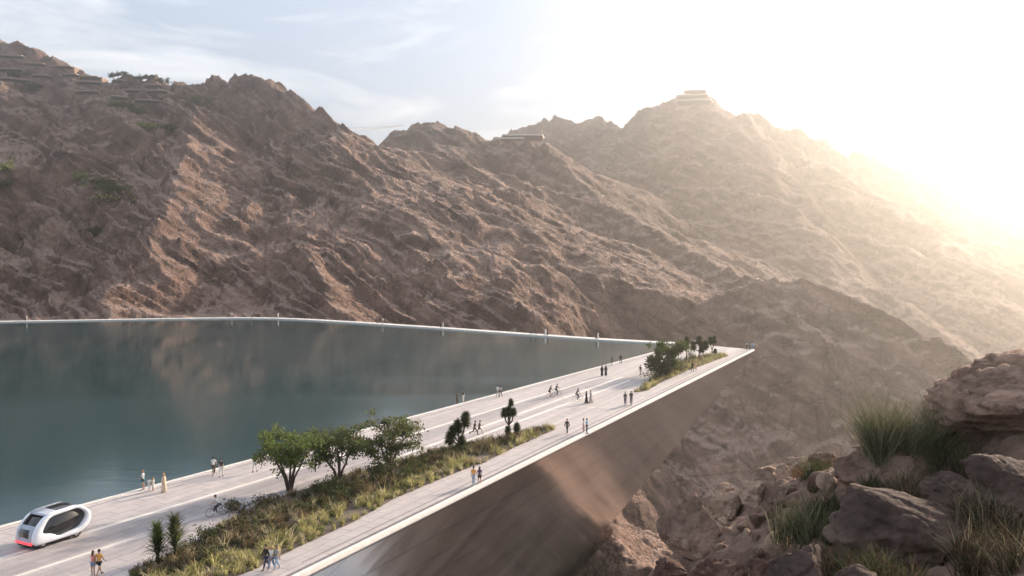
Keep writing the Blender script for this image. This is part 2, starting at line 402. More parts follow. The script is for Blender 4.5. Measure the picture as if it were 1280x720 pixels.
def paving_mat(name, c1, c2, mortar, bw, bh, rough=0.75):
    m = bpy.data.materials.new(name); m.use_nodes = True; t = m.node_tree; T = t.nodes; K = t.links; b = T['Principled BSDF']
    tc = T.new('ShaderNodeTexCoord'); mp = T.new('ShaderNodeMapping'); mp.inputs['Rotation'].default_value = (0, 0, -DECK_ANG)
    K.new(tc.outputs['Object'], mp.inputs[0])
    br = T.new('ShaderNodeTexBrick'); br.inputs['Scale'].default_value = 1.0; br.inputs['Brick Width'].default_value = bw; br.inputs['Row Height'].default_value = bh
    br.inputs['Mortar Size'].default_value = 0.03; br.inputs['Color1'].default_value = (*c1, 1); br.inputs['Color2'].default_value = (*c2, 1); br.inputs['Mortar'].default_value = (*mortar, 1)
    K.new(mp.outputs[0], br.inputs[0])
    mp2 = T.new('ShaderNodeMapping'); mp2.inputs['Scale'].default_value = (0.03, 0.45, 1); K.new(mp.outputs[0], mp2.inputs[0])
    n = T.new('ShaderNodeTexNoise'); n.inputs['Scale'].default_value = 1.0; n.inputs['Detail'].default_value = 7; K.new(mp2.outputs[0], n.inputs[0])
    rr = T.new('ShaderNodeMapRange'); rr.inputs[1].default_value = 0.3; rr.inputs[2].default_value = 0.7; rr.inputs[3].default_value = 0.80; rr.inputs[4].default_value = 1.10
    K.new(n.outputs[0], rr.inputs[0])
    n3 = T.new('ShaderNodeTexNoise'); n3.inputs['Scale'].default_value = 0.9; n3.inputs['Detail'].default_value = 8; K.new(tc.outputs['Object'], n3.inputs[0])
    r3 = T.new('ShaderNodeMapRange'); r3.inputs[3].default_value = 0.72; r3.inputs[4].default_value = 1.24; K.new(n3.outputs[0], r3.inputs[0])
    m0 = T.new('ShaderNodeMath'); m0.operation = 'MULTIPLY'; K.new(rr.outputs[0], m0.inputs[0]); K.new(r3.outputs[0], m0.inputs[1])
    mm = T.new('ShaderNodeMix'); mm.data_type = 'RGBA'; mm.blend_type = 'MULTIPLY'; mm.inputs[0].default_value = 1
    K.new(br.outputs[0], mm.inputs[6]); K.new(m0.outputs[0], mm.inputs[7]); K.new(mm.outputs[2], b.inputs['Base Color'])
    r4 = T.new('ShaderNodeMapRange'); r4.inputs[3].default_value = rough - 0.15; r4.inputs[4].default_value = rough + 0.15; K.new(n3.outputs[0], r4.inputs[0]); K.new(r4.outputs[0], b.inputs['Roughness'])
    return m
M_PAVE = paving_mat('pale_paving', (0.48, 0.415, 0.395), (0.515, 0.445, 0.42), (0.24, 0.21, 0.20), 2.4, 1.2)
M_LANE = paving_mat('lane_paving', (0.37, 0.325, 0.32), (0.40, 0.35, 0.34), (0.25, 0.22, 0.215), 3.6, 0.9)
M_TRAIL = mat('light_trail_pale', (0.72, 0.65, 0.58), 0.6, noise=0.12, nscale=0.8)  # pale colour standing in for the light trails along the road
M_COPE = mat('white_stone_coping', (0.74, 0.69, 0.63), 0.55, noise=0.08, nscale=1.5)
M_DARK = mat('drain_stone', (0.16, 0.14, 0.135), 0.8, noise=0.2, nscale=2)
M_CONC = mat('dam_concrete', (0.30, 0.25, 0.22), 0.85, noise=0.2, nscale=0.3)
# bronze mirror cladding of the outer face
m = bpy.data.materials.new('bronze_cladding'); m.use_nodes = True; t = m.node_tree; T = t.nodes; K = t.links; b = T['Principled BSDF']
b.inputs['Metallic'].default_value = 0.8
tc = T.new('ShaderNodeTexCoord')
nn = T.new('ShaderNodeTexNoise'); nn.inputs['Scale'].default_value = 0.06; nn.inputs['Detail'].default_value = 7; nn.inputs['Distortion'].default_value = 1.2
K.new(tc.outputs['Object'], nn.inputs[0])
cr = T.new('ShaderNodeValToRGB'); cr.color_ramp.elements[0].position = 0.3; cr.color_ramp.elements[1].position = 0.7
cr.color_ramp.elements[0].color = (0.50, 0.395, 0.325, 1); cr.color_ramp.elements[1].color = (0.72, 0.60, 0.51, 1)
K.new(nn.outputs[0], cr.inputs[0])
br = T.new('ShaderNodeTexBrick'); br.inputs['Scale'].default_value = 1; br.inputs['Brick Width'].default_value = 9; br.inputs['Row Height'].default_value = 4.5; br.inputs['Mortar Size'].default_value = 0.12; br.offset = 0
br.inputs['Color1'].default_value = (1, 1, 1, 1); br.inputs['Color2'].default_value = (0.93, 0.93, 0.93, 1); br.inputs['Mortar'].default_value = (0.5, 0.5, 0.5, 1)
mpb = T.new('ShaderNodeMapping'); mpb.inputs['Rotation'].default_value = (0, 0, 0); K.new(tc.outputs['UV'], mpb.inputs[0]); K.new(mpb.outputs[0], br.inputs[0])
mm = T.new('ShaderNodeMix'); mm.data_type = 'RGBA'; mm.blend_type = 'MULTIPLY'; mm.inputs[0].default_value = 1
K.new(cr.outputs[0], mm.inputs[6]); K.new(br.outputs[0], mm.inputs[7]); K.new(mm.outputs[2], b.inputs['Base Color'])
rr = T.new('ShaderNodeMapRange'); rr.inputs[3].default_value = 0.07; rr.inputs[4].default_value = 0.24; K.new(nn.outputs[0], rr.inputs[0]); K.new(rr.outputs[0], b.inputs['Roughness'])
n4 = T.new('ShaderNodeTexNoise'); n4.inputs['Scale'].default_value = 0.25; n4.inputs['Detail'].default_value = 2; K.new(tc.outputs['Object'], n4.inputs[0])
bp = T.new('ShaderNodeBump'); bp.inputs['Strength'].default_value = 0.25; bp.inputs['Distance'].default_value = 0.12; K.new(n4.outputs[0], bp.inputs['Height']); K.new(bp.outputs[0], b.inputs['Normal'])
M_BRONZE = m

dam = empty('dam', TIP)
tag(dam, 'long dam with a leaning bronze face ending in a sharp overhanging corner above the gorge', 'dam')
def P_(o, parent):   # keep world position under the parent
    o.parent = parent; o.matrix_parent_inverse = Matrix.Translation(parent.location).inverted(); return o
U0 = -85.0; UT = deck_uv(TIP)[0]
cor = np.array([12.6, 192.0, -50.0]) - TIP; cor = cor / -cor[2]          # per metre of depth
DEP = 62.0
bot = lambda p: p + cor * DEP
a0, a1 = deck(U0, 0, -0.35), deck(UT, 0, -0.35)
me = bpy.data.meshes.new('bronze_face')
NU = 40
vs = []; fs = []; uv = []
for i in range(NU + 1):
    p = a0 + (a1 - a0) * i / NU
    vs += [p, bot(p)]
for i in range(NU): fs.append((2 * i, 2 * i + 1, 2 * i + 3, 2 * i + 2))
face = mesh_obj('bronze_face', vs, fs, M_BRONZE)
uvl = face.data.uv_layers.new(name='UV')
LEN = np.linalg.norm(a1 - a0); SL = DEP * np.linalg.norm(cor)
for lp in face.data.loops:
    k = lp.vertex_index; i = k // 2
    uvl.data[lp.index].uv = (LEN * i / NU + (SL * 0.55 if k % 2 else 0), SL if k % 2 else 0)
P_(face, dam)
# body behind the face, the back of the prow and the far retaining wall under the rim
bk = [a1] + [np.array([p[0], p[1], -0.35]) for p in RIM[1:]]
vs = []; fs = []
for i, p in enumerate(bk):
    vs += [p, bot(p)]
for i in range(len(bk) - 1): fs.append((2 * i, 2 * i + 2, 2 * i + 3, 2 * i + 1))
P_(mesh_obj('rear_wall', vs, fs, M_CONC), dam)
# parapet: low upstand and bright coping along the outer edge
def strip_box(name, p0, p1, lat0, lat1, z0, z1, m, parent, L=LAT):
    v = []
    for p in (p0, p1):
        for la, z in ((lat0, z0), (lat1, z0), (lat1, z1), (lat0, z1)): v.append(p + L * la + np.array([0, 0, z]))
    o = mesh_obj(name, v, [(0, 3, 2, 1), (4, 5, 6, 7), (0, 1, 5, 4), (1, 2, 6, 5), (2, 3, 7, 6), (3, 0, 4, 7)], m)
    return P_(o, parent)
strip_box('coping', deck(U0, 0), deck(UT - 0.4, 0), -0.10, 0.26, -0.16, 0.16, M_COPE, dam)
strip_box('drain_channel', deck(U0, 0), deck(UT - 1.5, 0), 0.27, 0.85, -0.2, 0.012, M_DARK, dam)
strip_box('pool_kerb', I0 - IAX * 85, I1 + IAX * 3, 0.0, 0.35, -0.8, 0.07, M_COPE, dam, INL)
# rim walk: a long thin slab along the far shore
vs = []; fs = []; n = len(RIM)
for a, c in zip(RIM, RIM_IN):
    vs += [(a[0], a[1], 0.10), (c[0], c[1], 0.10), (c[0], c[1], -0.9), (a[0], a[1], -0.9)]
for i in range(1, n - 1):
    k = 4 * i; 
    for j in range(4): fs.append((k + j, k + (j + 1) % 4, k + 4 + (j + 1) % 4, k + 4 + j))
P_(mesh_obj('rim_walk', vs, fs, M_COPE), dam)
# promenade surface
c0 = RIM_IN[1]
prom = [deck(U0, 0), deck(UT, 0), np.array([*RIM[1], 0]), np.array([*c0, 0]), I1 + IAX * 3.2, I0 - IAX * 85]
pr = poly_sheet('promenade', prom, 0.0, M_PAVE, thick=0.3); tag(pr, kind='structure')
# lanes and light trails painted as pale bands run along the deck, each sheet a few millimetres above the paving
def band(name, u0, u1, v0, v1, z, m):
    v = [deck(u0, v0, z), deck(u1, v0, z), deck(u1, v1, z), deck(u0, v1, z)]
    o = mesh_obj(name, v, [(0, 1, 2, 3)], m); tag(o, kind='structure'); return o
def band(name, u0, u1, va, vb, wd, z, m):
    v = [deck(u0, va, z), deck(u1, vb, z), deck(u1, vb + wd, z), deck(u0, va + wd, z)]
    o = mesh_obj(name, v, [(0, 1, 2, 3)], m); tag(o, kind='structure'); return o
band('road_lane', -84, 92, 15.2 + 4.9, 12.0, 3.0, 0.004, M_LANE)
band('road_lane', -84, 34, 12.2 + 4.0, 12.0, 2.2, 0.004, M_LANE)
band('light_trail_band', -84, 95, 18.6 + 6, 14.2, 0.50, 0.008, M_TRAIL)
band('light_trail_band', -84, 0.5, 14.6 + 6, 15.6, 0.32, 0.008, M_TRAIL)
band('light_trail_band', 26, 95, 12.6, 11.2, 0.55, 0.008, M_TRAIL)
band('light_trail_band', 34, 92, 10.2, 8.9, 0.55, 0.008, M_TRAIL)
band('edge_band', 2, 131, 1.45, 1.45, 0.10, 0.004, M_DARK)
band('pool_band', -84, 131, 25.5 + 6.3, 16.4, 0.12, 0.004, M_DARK)
# water
wat = [np.array([*p, 0]) for p in RIM_IN[1:]] + [I0 - IAX * 85 + np.array([-260, 0, 0]), I0 - IAX * 85 + INL * 0.2, I1 + IAX * 3 + INL * 0.2]
m = bpy.data.materials.new('reservoir_water'); m.use_nodes = True; t = m.node_tree; T = t.nodes; K = t.links; b = T['Principled BSDF']
b.inputs['Base Color'].default_value = (0.013, 0.050, 0.055, 1); b.inputs['Roughness'].default_value = 0.05; b.inputs['IOR'].default_value = 1.48
tc = T.new('ShaderNodeTexCoord')
mp = T.new('ShaderNodeMapping'); mp.inputs['Scale'].default_value = (0.25, 1.0, 1); K.new(tc.outputs['Object'], mp.inputs[0])
n = T.new('ShaderNodeTexNoise'); n.inputs['Scale'].default_value = 0.9; n.inputs['Detail'].default_value = 4; n.inputs['Roughness'].default_value = 0.55; K.new(mp.outputs[0], n.inputs[0])
bp = T.new('ShaderNodeBump'); bp.inputs['Strength'].default_value = 0.22; bp.inputs['Distance'].default_value = 0.035; K.new(n.outputs[0], bp.inputs['Height']); K.new(bp.outputs[0], b.inputs['Normal'])
wp = T.new('ShaderNodeTexNoise'); wp.inputs['Scale'].default_value = 0.018; wp.inputs['Detail'].default_value = 5; wp.inputs['Distortion'].default_value = 0.8; K.new(mp.outputs[0], wp.inputs[0])
wr = T.new('ShaderNodeMapRange'); wr.inputs[1].default_value = 0.38; wr.inputs[2].default_value = 0.66; wr.inputs[3].default_value = 0.03; wr.inputs[4].default_value = 0.17; K.new(wp.outputs[0], wr.inputs[0]); K.new(wr.outputs[0], b.inputs['Roughness'])
water = poly_sheet('water', wat, -0.22, m); tag(water, kind='structure')
# ================================================================ plants
def leaf_mat(name, c, trans=0.45, var=0.25):
    m = bpy.data.materials.new(name); m.use_nodes = True; t = m.node_tree; T = t.nodes; K = t.links
    T.remove(T['Principled BSDF'])
    d = T.new('ShaderNodeBsdfDiffuse'); q = T.new('ShaderNodeBsdfTranslucent'); x = T.new('ShaderNodeMixShader'); x.inputs[0].default_value = trans
    tc = T.new('ShaderNodeTexCoord'); n = T.new('ShaderNodeTexNoise'); n.inputs['Scale'].default_value = 1.7; n.inputs['Detail'].default_value = 4; K.new(tc.outputs['Object'], n.inputs[0])
    r = T.new('ShaderNodeValToRGB'); e = r.color_ramp.elements; e[0].position = 0.3; e[1].position = 0.7
    e[0].color = (*[v * (1 - var) for v in c], 1); e[1].color = (*[v * (1 + var) for v in c], 1)
    K.new(n.outputs[0], r.inputs[0]); K.new(r.outputs[0], d.inputs[0]); K.new(r.outputs[0], q.inputs[0])
    K.new(d.outputs[0], x.inputs[1]); K.new(q.outputs[0], x.inputs[2]); K.new(x.outputs[0], T['Material Output'].inputs[0])
    return m
LEAF_G = leaf_mat('leaf_green', (0.115, 0.16, 0.045)); LEAF_L = leaf_mat('leaf_light', (0.18, 0.22, 0.07)); LEAF_D = leaf_mat('leaf_dark', (0.045, 0.062, 0.028)); LEAF_O = leaf_mat('leaf_olive', (0.125, 0.125, 0.062))
GR_Y = leaf_mat('grass_yellow', (0.42, 0.38, 0.17)); GR_O = leaf_mat('grass_olive', (0.22, 0.21, 0.085)); GR_B = leaf_mat('grass_brown', (0.20, 0.14, 0.085)); GR_D = leaf_mat('grass_dark', (0.055, 0.06, 0.03)); GR_G = leaf_mat('grass_green', (0.12, 0.155, 0.055)); GR_P = leaf_mat('grass_pale', (0.50, 0.43, 0.27))
BARK = mat('bark', (0.09, 0.065, 0.05), 0.9, noise=0.35, nscale=5, bump=0.4)
SOIL = mat('soil', (0.13, 0.095, 0.07), 0.95, noise=0.3, nscale=1.5, bump=0.5, bscale=6)
def blades(base, n, length, width, lean, rng, droop=0.5, up=None):
    """n grass blades at points base (n,3): three triangles each, bent"""
    az = rng.uniform(0, 2 * np.pi, n); le = np.clip(lean * rng.uniform(0.1, 1.5, n), 0, 1.45)
    ln = length * rng.uniform(0.55, 1.15, n)
    hor = np.stack([np.cos(az), np.sin(az), 0 * az], 1); side = np.stack([-np.sin(az), np.cos(az), 0 * az], 1)
    tw = rng.uniform(0, 2 * np.pi, n); side = side * np.cos(tw)[:, None] + hor * np.sin(tw)[:, None]
    z = np.array([0, 0, 1.0])
    d1 = hor * np.sin(le)[:, None] + z * np.cos(le)[:, None]
    l2 = np.clip(le + droop * rng.uniform(0.3, 1.3, n), 0, 2.1); d2 = hor * np.sin(l2)[:, None] + z * np.cos(l2)[:, None]
    w_ = (width * rng.uniform(0.7, 1.3, n))[:, None]
    mid = base + d1 * (ln * 0.55)[:, None]; tip = mid + d2 * (ln * 0.45)[:, None]
    V = np.stack([base - side * w_ / 2, base + side * w_ / 2, mid - side * w_ * 0.4, mid + side * w_ * 0.4, tip], 1).reshape(-1, 3)
    k = np.arange(n)[:, None] * 5
    Fx = np.concatenate([k + [0, 1, 3], k + [0, 3, 2], k + [2, 3, 4]], 0)
    return V, Fx
def merge(parts):
    Vs, Fs, Ms = [], [], []; o = 0
    for V, Fx, mi in parts:
        Vs.append(V); Fs.append(Fx + o); Ms.append(np.full(len(Fx), mi) if np.isscalar(mi) else mi); o += len(V)
    return np.concatenate(Vs), np.concatenate(Fs), np.concatenate(Ms)
def leaves(cent, n, rad, size, rng):
    """n small leaf quads (as 2 triangles) scattered round cluster centres"""
    c = cent[rng.integers(0, len(cent), n)]
    p = c + rng.normal(0, 1, (n, 3)) * rad * np.array([1, 1, 0.75])
    a = rng.normal(0, 1, (n, 3)); a /= np.linalg.norm(a, axis=1)[:, None]
    b_ = rng.normal(0, 1, (n, 3)); b_ = np.cross(a, b_); b_ /= np.linalg.norm(b_, axis=1)[:, None]
    s = (size * rng.uniform(0.6, 1.3, n))[:, None]
    V = np.stack([p - a * s, p + b_ * s * 0.45, p + a * s, p - b_ * s * 0.45], 1).reshape(-1, 3)
    k = np.arange(n)[:, None] * 4
    return V, np.concatenate([k + [0, 1, 2], k + [0, 2, 3]], 0)
def tube(pts, rad, sides=7):
    """tapered tube through pts as triangles"""
    pts = np.asarray(pts, float); n = len(pts); V = []; 
    for i in range(n):
        d = pts[min(i + 1, n - 1)] - pts[max(i - 1, 0)]; d /= np.linalg.norm(d) + 1e-9
        u = np.cross(d, [0.31, 0.87, 0.2]); u /= np.linalg.norm(u); v = np.cross(d, u)
        for k in range(sides):
            a = 2 * math.pi * k / sides; V.append(pts[i] + rad[i] * (u * math.cos(a) + v * math.sin(a)))
    Fx = []
    for i in range(n - 1):
        for k in range(sides):
            a, b = i * sides + k, i * sides + (k + 1) % sides; Fx += [(a, b, b + sides), (a, b + sides, a + sides)]
    m0 = len(V); V.append(pts[0]); V.append(pts[-1])
    for k in range(sides):
        Fx += [(m0, (k + 1) % sides, k), (m0 + 1, (n - 1) * sides + k, (n - 1) * sides + (k + 1) % sides)]
    return np.array(V), np.array(Fx)
def tree(base, H, Rx, label, mats, seed, stems=4, nleaf=4200, cat='tree', name='broadleaf_tree', lean=0.0, flat=0.62, low=0.38, group='trees in the promenade beds', leafs=0.13):
    rng = np.random.default_rng(seed); root = empty(name, base); tag(root, label, cat, group)
    wood = []; tips = []
    for s_ in range(stems):
        a = 2 * math.pi * (s_ + rng.uniform(-.25, .25)) / stems; r = Rx * rng.uniform(0.25, 0.5)
        p0 = np.array([0.12 * math.cos(a), 0.12 * math.sin(a), -0.1]); p1 = np.array([r * 0.35 * math.cos(a), r * 0.35 * math.sin(a), H * 0.2])
        p2 = np.array([r * math.cos(a) + lean, r * math.sin(a), H * rng.uniform(0.4, 0.5)])
        r0 = 0.028 * H * rng.uniform(0.6, 0.9)
        wood.append((*tube([p0, p1, (p1 + p2) / 2 + rng.normal(0, .05, 3), p2], [r0 * 1.25, r0 * 0.9, r0 * 0.75, r0 * 0.6]), 0))
        for b_ in range(5):
            a2 = a + rng.uniform(-1.3, 1.3); q = Rx * rng.uniform(0.5, 1.0); hh = H * rng.uniform(low + 0.08, 0.90)
            q = q * math.sqrt(max(0.08, 1 - ((hh / H - 0.62) / 0.42) ** 2))
            p4 = np.array([q * math.cos(a2) + lean, q * math.sin(a2), hh]); p3 = p2 * 0.5 + p4 * 0.5 + rng.normal(0, 0.12, 3) * Rx * .5
            wood.append((*tube([p2, p3, p4], [r0 * 0.5, r0 * 0.32, r0 * 0.12], 5), 0)); tips += [p4, p3 * 0.4 + p4 * 0.6]
            for c_ in range(3):
                p5 = p4 * rng.uniform(0.7, 1.0) + p3 * 0.1 + rng.normal(0, 1, 3) * np.array([.26, .26, .14]) * Rx
                wood.append((*tube([p3 * .4 + p4 * .6, p5], [r0 * 0.2, r0 * 0.06], 4), 0)); tips.append(p5)
    V, Fx, Mi = merge(wood); np_mesh('trunk', V, Fx, BARK, root, True, Mi)
    tips = np.array(tips); tips[:, 2] = np.clip(tips[:, 2], H * low, H * 0.95)
    top = tips[:, 2] > np.median(tips[:, 2])
    parts = []
    V1, F1 = leaves(tips, nleaf, 0.075 * Rx + 0.07, leafs, rng); parts.append((V1, F1, rng.choice([0, 0, 1, 2], nleaf).repeat(1) if False else np.tile(rng.choice([0, 0, 1, 2], nleaf), 2)))
    V, Fx, Mi = merge(parts); np_mesh('crown', V, Fx, mats, root, False, Mi)
    return root
def spiky_ball(c, r, n, rng, up=0.0):
    d = rng.normal(0, 1, (n, 3)); d[:, 2] = d[:, 2] * 0.9 + up; d /= np.linalg.norm(d, axis=1)[:, None]
    L_ = r * rng.uniform(0.75, 1.1, n)[:, None]; s = np.cross(d, rng.normal(0, 1, (n, 3))); s /= np.linalg.norm(s, axis=1)[:, None]; w_ = 0.035 * r / 0.5
    c = np.asarray(c)
    V = np.stack([c + d * r * .1 - s * w_, c + d * r * .1 + s * w_, c + d * L_], 1).reshape(-1, 3)
    return V, np.arange(3 * n).reshape(-1, 3)
def joshua(base, arms, label, seed, group='spiky tree yuccas in the promenade beds', name='tree_yucca'):
    """arms: (dx, z, radius) heads of spikes carried on one branching trunk"""
    rng = np.random.default_rng(seed); root = empty(name, base); tag(root, label, 'tree', group)
    wood = []; heads = []
    zmax = max(a[1] for a in arms); fork = 0.35 * zmax
    wood.append((*tube([(0, 0, -.1), (0.02, 0, fork * .5), (0, 0, fork)], [.16, .12, .10]), 0))
    for dx, z, r in arms:
        dy = rng.uniform(-.3, .3)
        e = np.array([dx, dy, z]); wood.append((*tube([(0, 0, min(fork, z * .5)), np.array([dx * .7, dy * .6, (fork + z) * .45]), e], [.09, .085, .08]), 0))
        for k in range(3): heads.append((*spiky_ball(e + np.array([0, 0, (k - 1) * r * .45]), r * (1.0 - .12 * k), 170, rng, 0.15), k % 2))
    V, Fx, Mi = merge(wood); np_mesh('trunk', V, Fx, BARK, root, True, Mi)
    V, Fx, Mi = merge(heads); np_mesh('crown', V, Fx, [LEAF_D, LEAF_O], root, False, Mi)
    return root
def yucca(base, H, label, seed):
    rng = np.random.default_rng(seed); root = empty('palm_shrub', base); tag(root, label, 'palm', 'palm shrubs at the near end of the bed')
    V, Fx = tube([(0, 0, -.1), (.03, 0, H * .35), (0, .02, H * .75)], [.13, .12, .08]); np_mesh('trunk', V, Fx, BARK, root)
    parts = []
    for k in range(7):
        z = H * (0.2 + 0.095 * k); n = 60
        b_ = np.zeros((n, 3)); b_[:, 2] = z
        V, Fx = blades(b_, n, H * (0.60 - 0.03 * k), 0.07, 1.35 - 0.17 * k, rng, 0.7); parts.append((V, Fx, rng.choice([0, 1, 2], 1)[0]))
    V, Fx, Mi = merge(parts); np_mesh('crown', V, Fx, [LEAF_D, LEAF_G, LEAF_O], root, False, Mi)
    return root
def grow_bed(pix, name, seed, dens, hgt):
    """planted bed: a low soil mound filled with tufts nobody could count"""
    rng = np.random.default_rng(seed); P = np.array([onz(*p)[:2] for p in pix])
    so_ = poly_sheet(name + '_soil', [(*p, 0) for p in P], 0.012, SOIL, thick=0.0); tag(so_, kind='structure')
    lo_, hi_ = P.min(0), P.max(0); n = int((hi_ - lo_).prod() * dens)
    q = rng.uniform(lo_, hi_, (n, 2)); q = q[inside_poly(q[:, 0], q[:, 1], [tuple(p) for p in P])]
    lat = np.array([deck_uv((*p, 0))[1] for p in q]); ctr = fbm(q[:, 0] / 2.2, q[:, 1] / 2.2, 3); c2 = fbm(q[:, 0] / 5 + 40, q[:, 1] / 5, 3)
    parts = []
    edge = np.array([min(np.linalg.norm((p - a) - np.clip((p - a) @ (b - a) / ((b - a) @ (b - a)), 0, 1) * (b - a)) for a, b in zip(P, np.roll(P, -1, 0))) for p in q])
    v_lo = np.percentile(lat, 4); us = np.array([deck_uv((*p, 0))[0] for p in P]); vs_ = np.array([deck_uv((*p, 0))[1] for p in P]); k_ = np.argsort(us); ub = us[k_]; vb = np.maximum.accumulate(vs_[k_][::-1])[::-1]
    for i, p in enumerate(q):
        if c2[i] < -0.58 or (ctr[i] < -0.8): continue
        low_side = lat[i] < v_lo + 0.27 * (np.interp(deck_uv((*p, 0))[0], ub, vb) - v_lo) + 0.5 * ctr[i]
        if low_side: pal = [0, 0, 5, 0, 1] if ctr[i] > -.35 else [1, 2, 4]
        elif ctr[i] < -0.25: pal = [3, 3, 3, 2]
        elif c2[i] < 0.0: pal = [2, 2, 3, 5]
        else: pal = [1, 2, 4, 3, 5]
        h = hgt * (0.55 + 0.75 * rng.random()) * (0.75 + 0.5 * np.clip(ctr[i] + .4, 0, 1)) * min(1, 0.55 + edge[i] * .5)
        nb = 15; b_ = np.empty((nb, 3)); b_[:, 0] = p[0]; b_[:, 1] = p[1]; b_[:, 2] = 0.0; b_[:, :2] += rng.normal(0, .07, (nb, 2))
        V, Fx = blades(b_, nb, h, 0.055, 0.55, rng, 0.8); parts.append((V, Fx, int(rng.choice(pal))))
    V, Fx, Mi = merge(parts)
    o = np_mesh(name + '_grasses', V, Fx, [GR_Y, GR_O, GR_B, GR_D, GR_G, GR_P], None, False, Mi); tag(o, kind='stuff')
    return o
BED1 = [(160,713),(200,699),(250,676),(290,647),(330,627),(390,609),(433,594),(480,582),(524,569),(562,559),(617,549),(667,536),(690,533),(694,537),(646,558),(604,579),(567,592),(494,623),(439,654),(372,684),(318,712),(240,745),(170,745)]
BED2 = [(792,491),(810,478),(818,468),(836,457),(864,447),(890,444),(907,443.5),(911,445),(899,449),(878,457),(859,463.5),(828,477),(808,489)]
grow_bed(BED1, 'long_bed', 3, 5.0, 0.92)
grow_bed(BED2, 'far_bed', 4, 3.2, 1.0)
def shrub(px, py, r, h, label, mats, seed, n=900, group='dark shrubs among the bed grasses'):
    rng = np.random.default_rng(seed); o = empty('shrub', onz(px, py)); tag(o, label, 'shrub', group)
    c = rng.normal(0, 1, (26, 3)) * np.array([r * .45, r * .45, h * .18]); c[:, 2] = np.clip(c[:, 2] + h * .5, .1, h)
    wd = [(*tube([(0, 0, -.05), p * .6, p], [.03, .02, .008], 4), 0) for p in c[:12]]
    V, Fx, Mi = merge(wd); np_mesh('stem', V, Fx, BARK, o, True, Mi)
    V, Fx = leaves(c, n, 0.16 * r + .06, 0.10, rng); np_mesh('foliage', V, Fx, mats, o, False, np.tile(rng.integers(0, len(mats), n), 2))
tree(onz(362, 613), 5.6, 3.0, 'bright green broadleaf tree with a wide open crown and forked trunk, nearest the camera', [LEAF_G, LEAF_L, LEAF_O], 21, 5, 5200, leafs=0.15)
tree(onz(424, 603), 5.4, 2.6, 'olive green tree with a flat crown, middle one of the three in the long bed', [LEAF_O, LEAF_G, LEAF_O], 22, 4, 4200, leafs=0.15)
tree(onz(487, 592), 6.2, 2.65, 'tall dark tree with an upright top at the far end of the three-tree row', [LEAF_O, LEAF_O, LEAF_G], 29, 4, 4600, low=0.22, leafs=0.15)
joshua(onz(574, 566), [(-1.0, 1.5, .8), (-.15, 2.7, .85), (.65, 3.5, .85), (-.7, 2.2, .7), (.3, 1.3, .6)], 'thick dark tree yucca with clustered spiky heads beside the painted light trails', 31)
joshua(onz(636, 547), [(-.05, 3.0, .7), (.55, 2.9, .55), (-.5, 2.8, .6), (-.1, .8, .6), (.25, 4.0, .5)], 'tall thin tree yucca with one spiky head high on a bare stem', 32)
joshua(onz(646, 549), [(.0, 1.35, .62)], 'small tree yucca with a single round head near the bed tip', 33)
yucca(onz(197, 701), 2.5, 'spiky palm shrub at the near tip of the long bed, left one of the pair', 41)
yucca(onz(219, 696), 2.8, 'spiky palm shrub with a taller upright top, right one of the pair', 42)
shrub(418, 622, 1.5, 1.9, 'dark dense shrub below the middle tree of the long bed', [LEAF_D, LEAF_O], 51)
shrub(475, 600, 1.7, 2.0, 'dark shrub spreading under the tall dark tree', [LEAF_D, LEAF_O], 52)
shrub(402, 618, 0.9, 1.2, 'small dark green shrub just left of the dense bed shrub', [LEAF_D, LEAF_G], 53, 500)
shrub(296, 638, 1.3, 0.7, 'low dark brown shrub at the upper left edge of the long bed', [LEAF_D, GR_B], 54, 600)
shrub(330, 632, 1.0, 0.8, 'low olive shrub on the lane side of the nearest tree', [LEAF_O, GR_B], 55, 500)
shrub(575, 567, 1.0, 0.9, 'dark shrub at the foot of the thick tree yucca', [LEAF_D, LEAF_O], 56, 500)
_r = np.random.default_rng(88)
for i, (px, py, lab) in enumerate([(262,676,'low dark shrub on the lane edge above the palm pair'),(300,664,'brownish shrub in the bed between the palms and the nearest tree'),(338,650,'dark round shrub in the bed left of the bright green tree'),(376,640,'olive shrub at the foot of the bright green tree'),(352,668,'small brown shrub in the middle of the bed below the bright tree'),(450,618,'dark shrub in the bed right of the middle tree'),(520,588,'low brown shrub in the bed right of the tall dark tree'),(545,577,'dark low shrub in the bed left of the thick tree yucca'),(610,563,'small olive shrub right of the thick tree yucca'),(255,700,'dark green shrub just right of the palm pair')]):
    shrub(px, py, _r.uniform(.8, 1.4), _r.uniform(.7, 1.3), lab, [[LEAF_D, LEAF_O], [GR_B, LEAF_D], [LEAF_O, GR_B]][i % 3], 500 + i, 650)
tree(onz(836, 469), 6.6, 3.0, 'tall loose grey-green tree rising from the far bed beside the pool corner', [LEAF_O, LEAF_G, LEAF_D], 24, 4, 6500, low=0.2, leafs=0.17)
tree(onz(826, 473), 4.2, 2.0, 'dark bushy tree in front of the grey-green tree in the far bed', [LEAF_D, LEAF_D, LEAF_O], 25, 3, 4000, low=0.12, leafs=0.17)
shrub(815, 476, 1.5, 2.4, 'dark shrub at the near left corner of the far bed', [LEAF_D, LEAF_O], 57, 700, 'dark shrubs of the far bed')
shrub(851, 462, 1.8, 2.6, 'round dark shrub right of the trees in the far bed', [LEAF_D, LEAF_O], 58, 800, 'dark shrubs of the far bed')
shrub(863, 451, 1.3, 2.0, 'small dark shrub behind the round one in the far bed', [LEAF_D, LEAF_O], 59, 600, 'dark shrubs of the far bed')
joshua(onz(858, 449), [(0, 3.4, 1.1), (-.2, 2.6, .8)], 'slim tree yucca with one dark head in the middle of the far bed', 34, 'tree yuccas of the far bed')
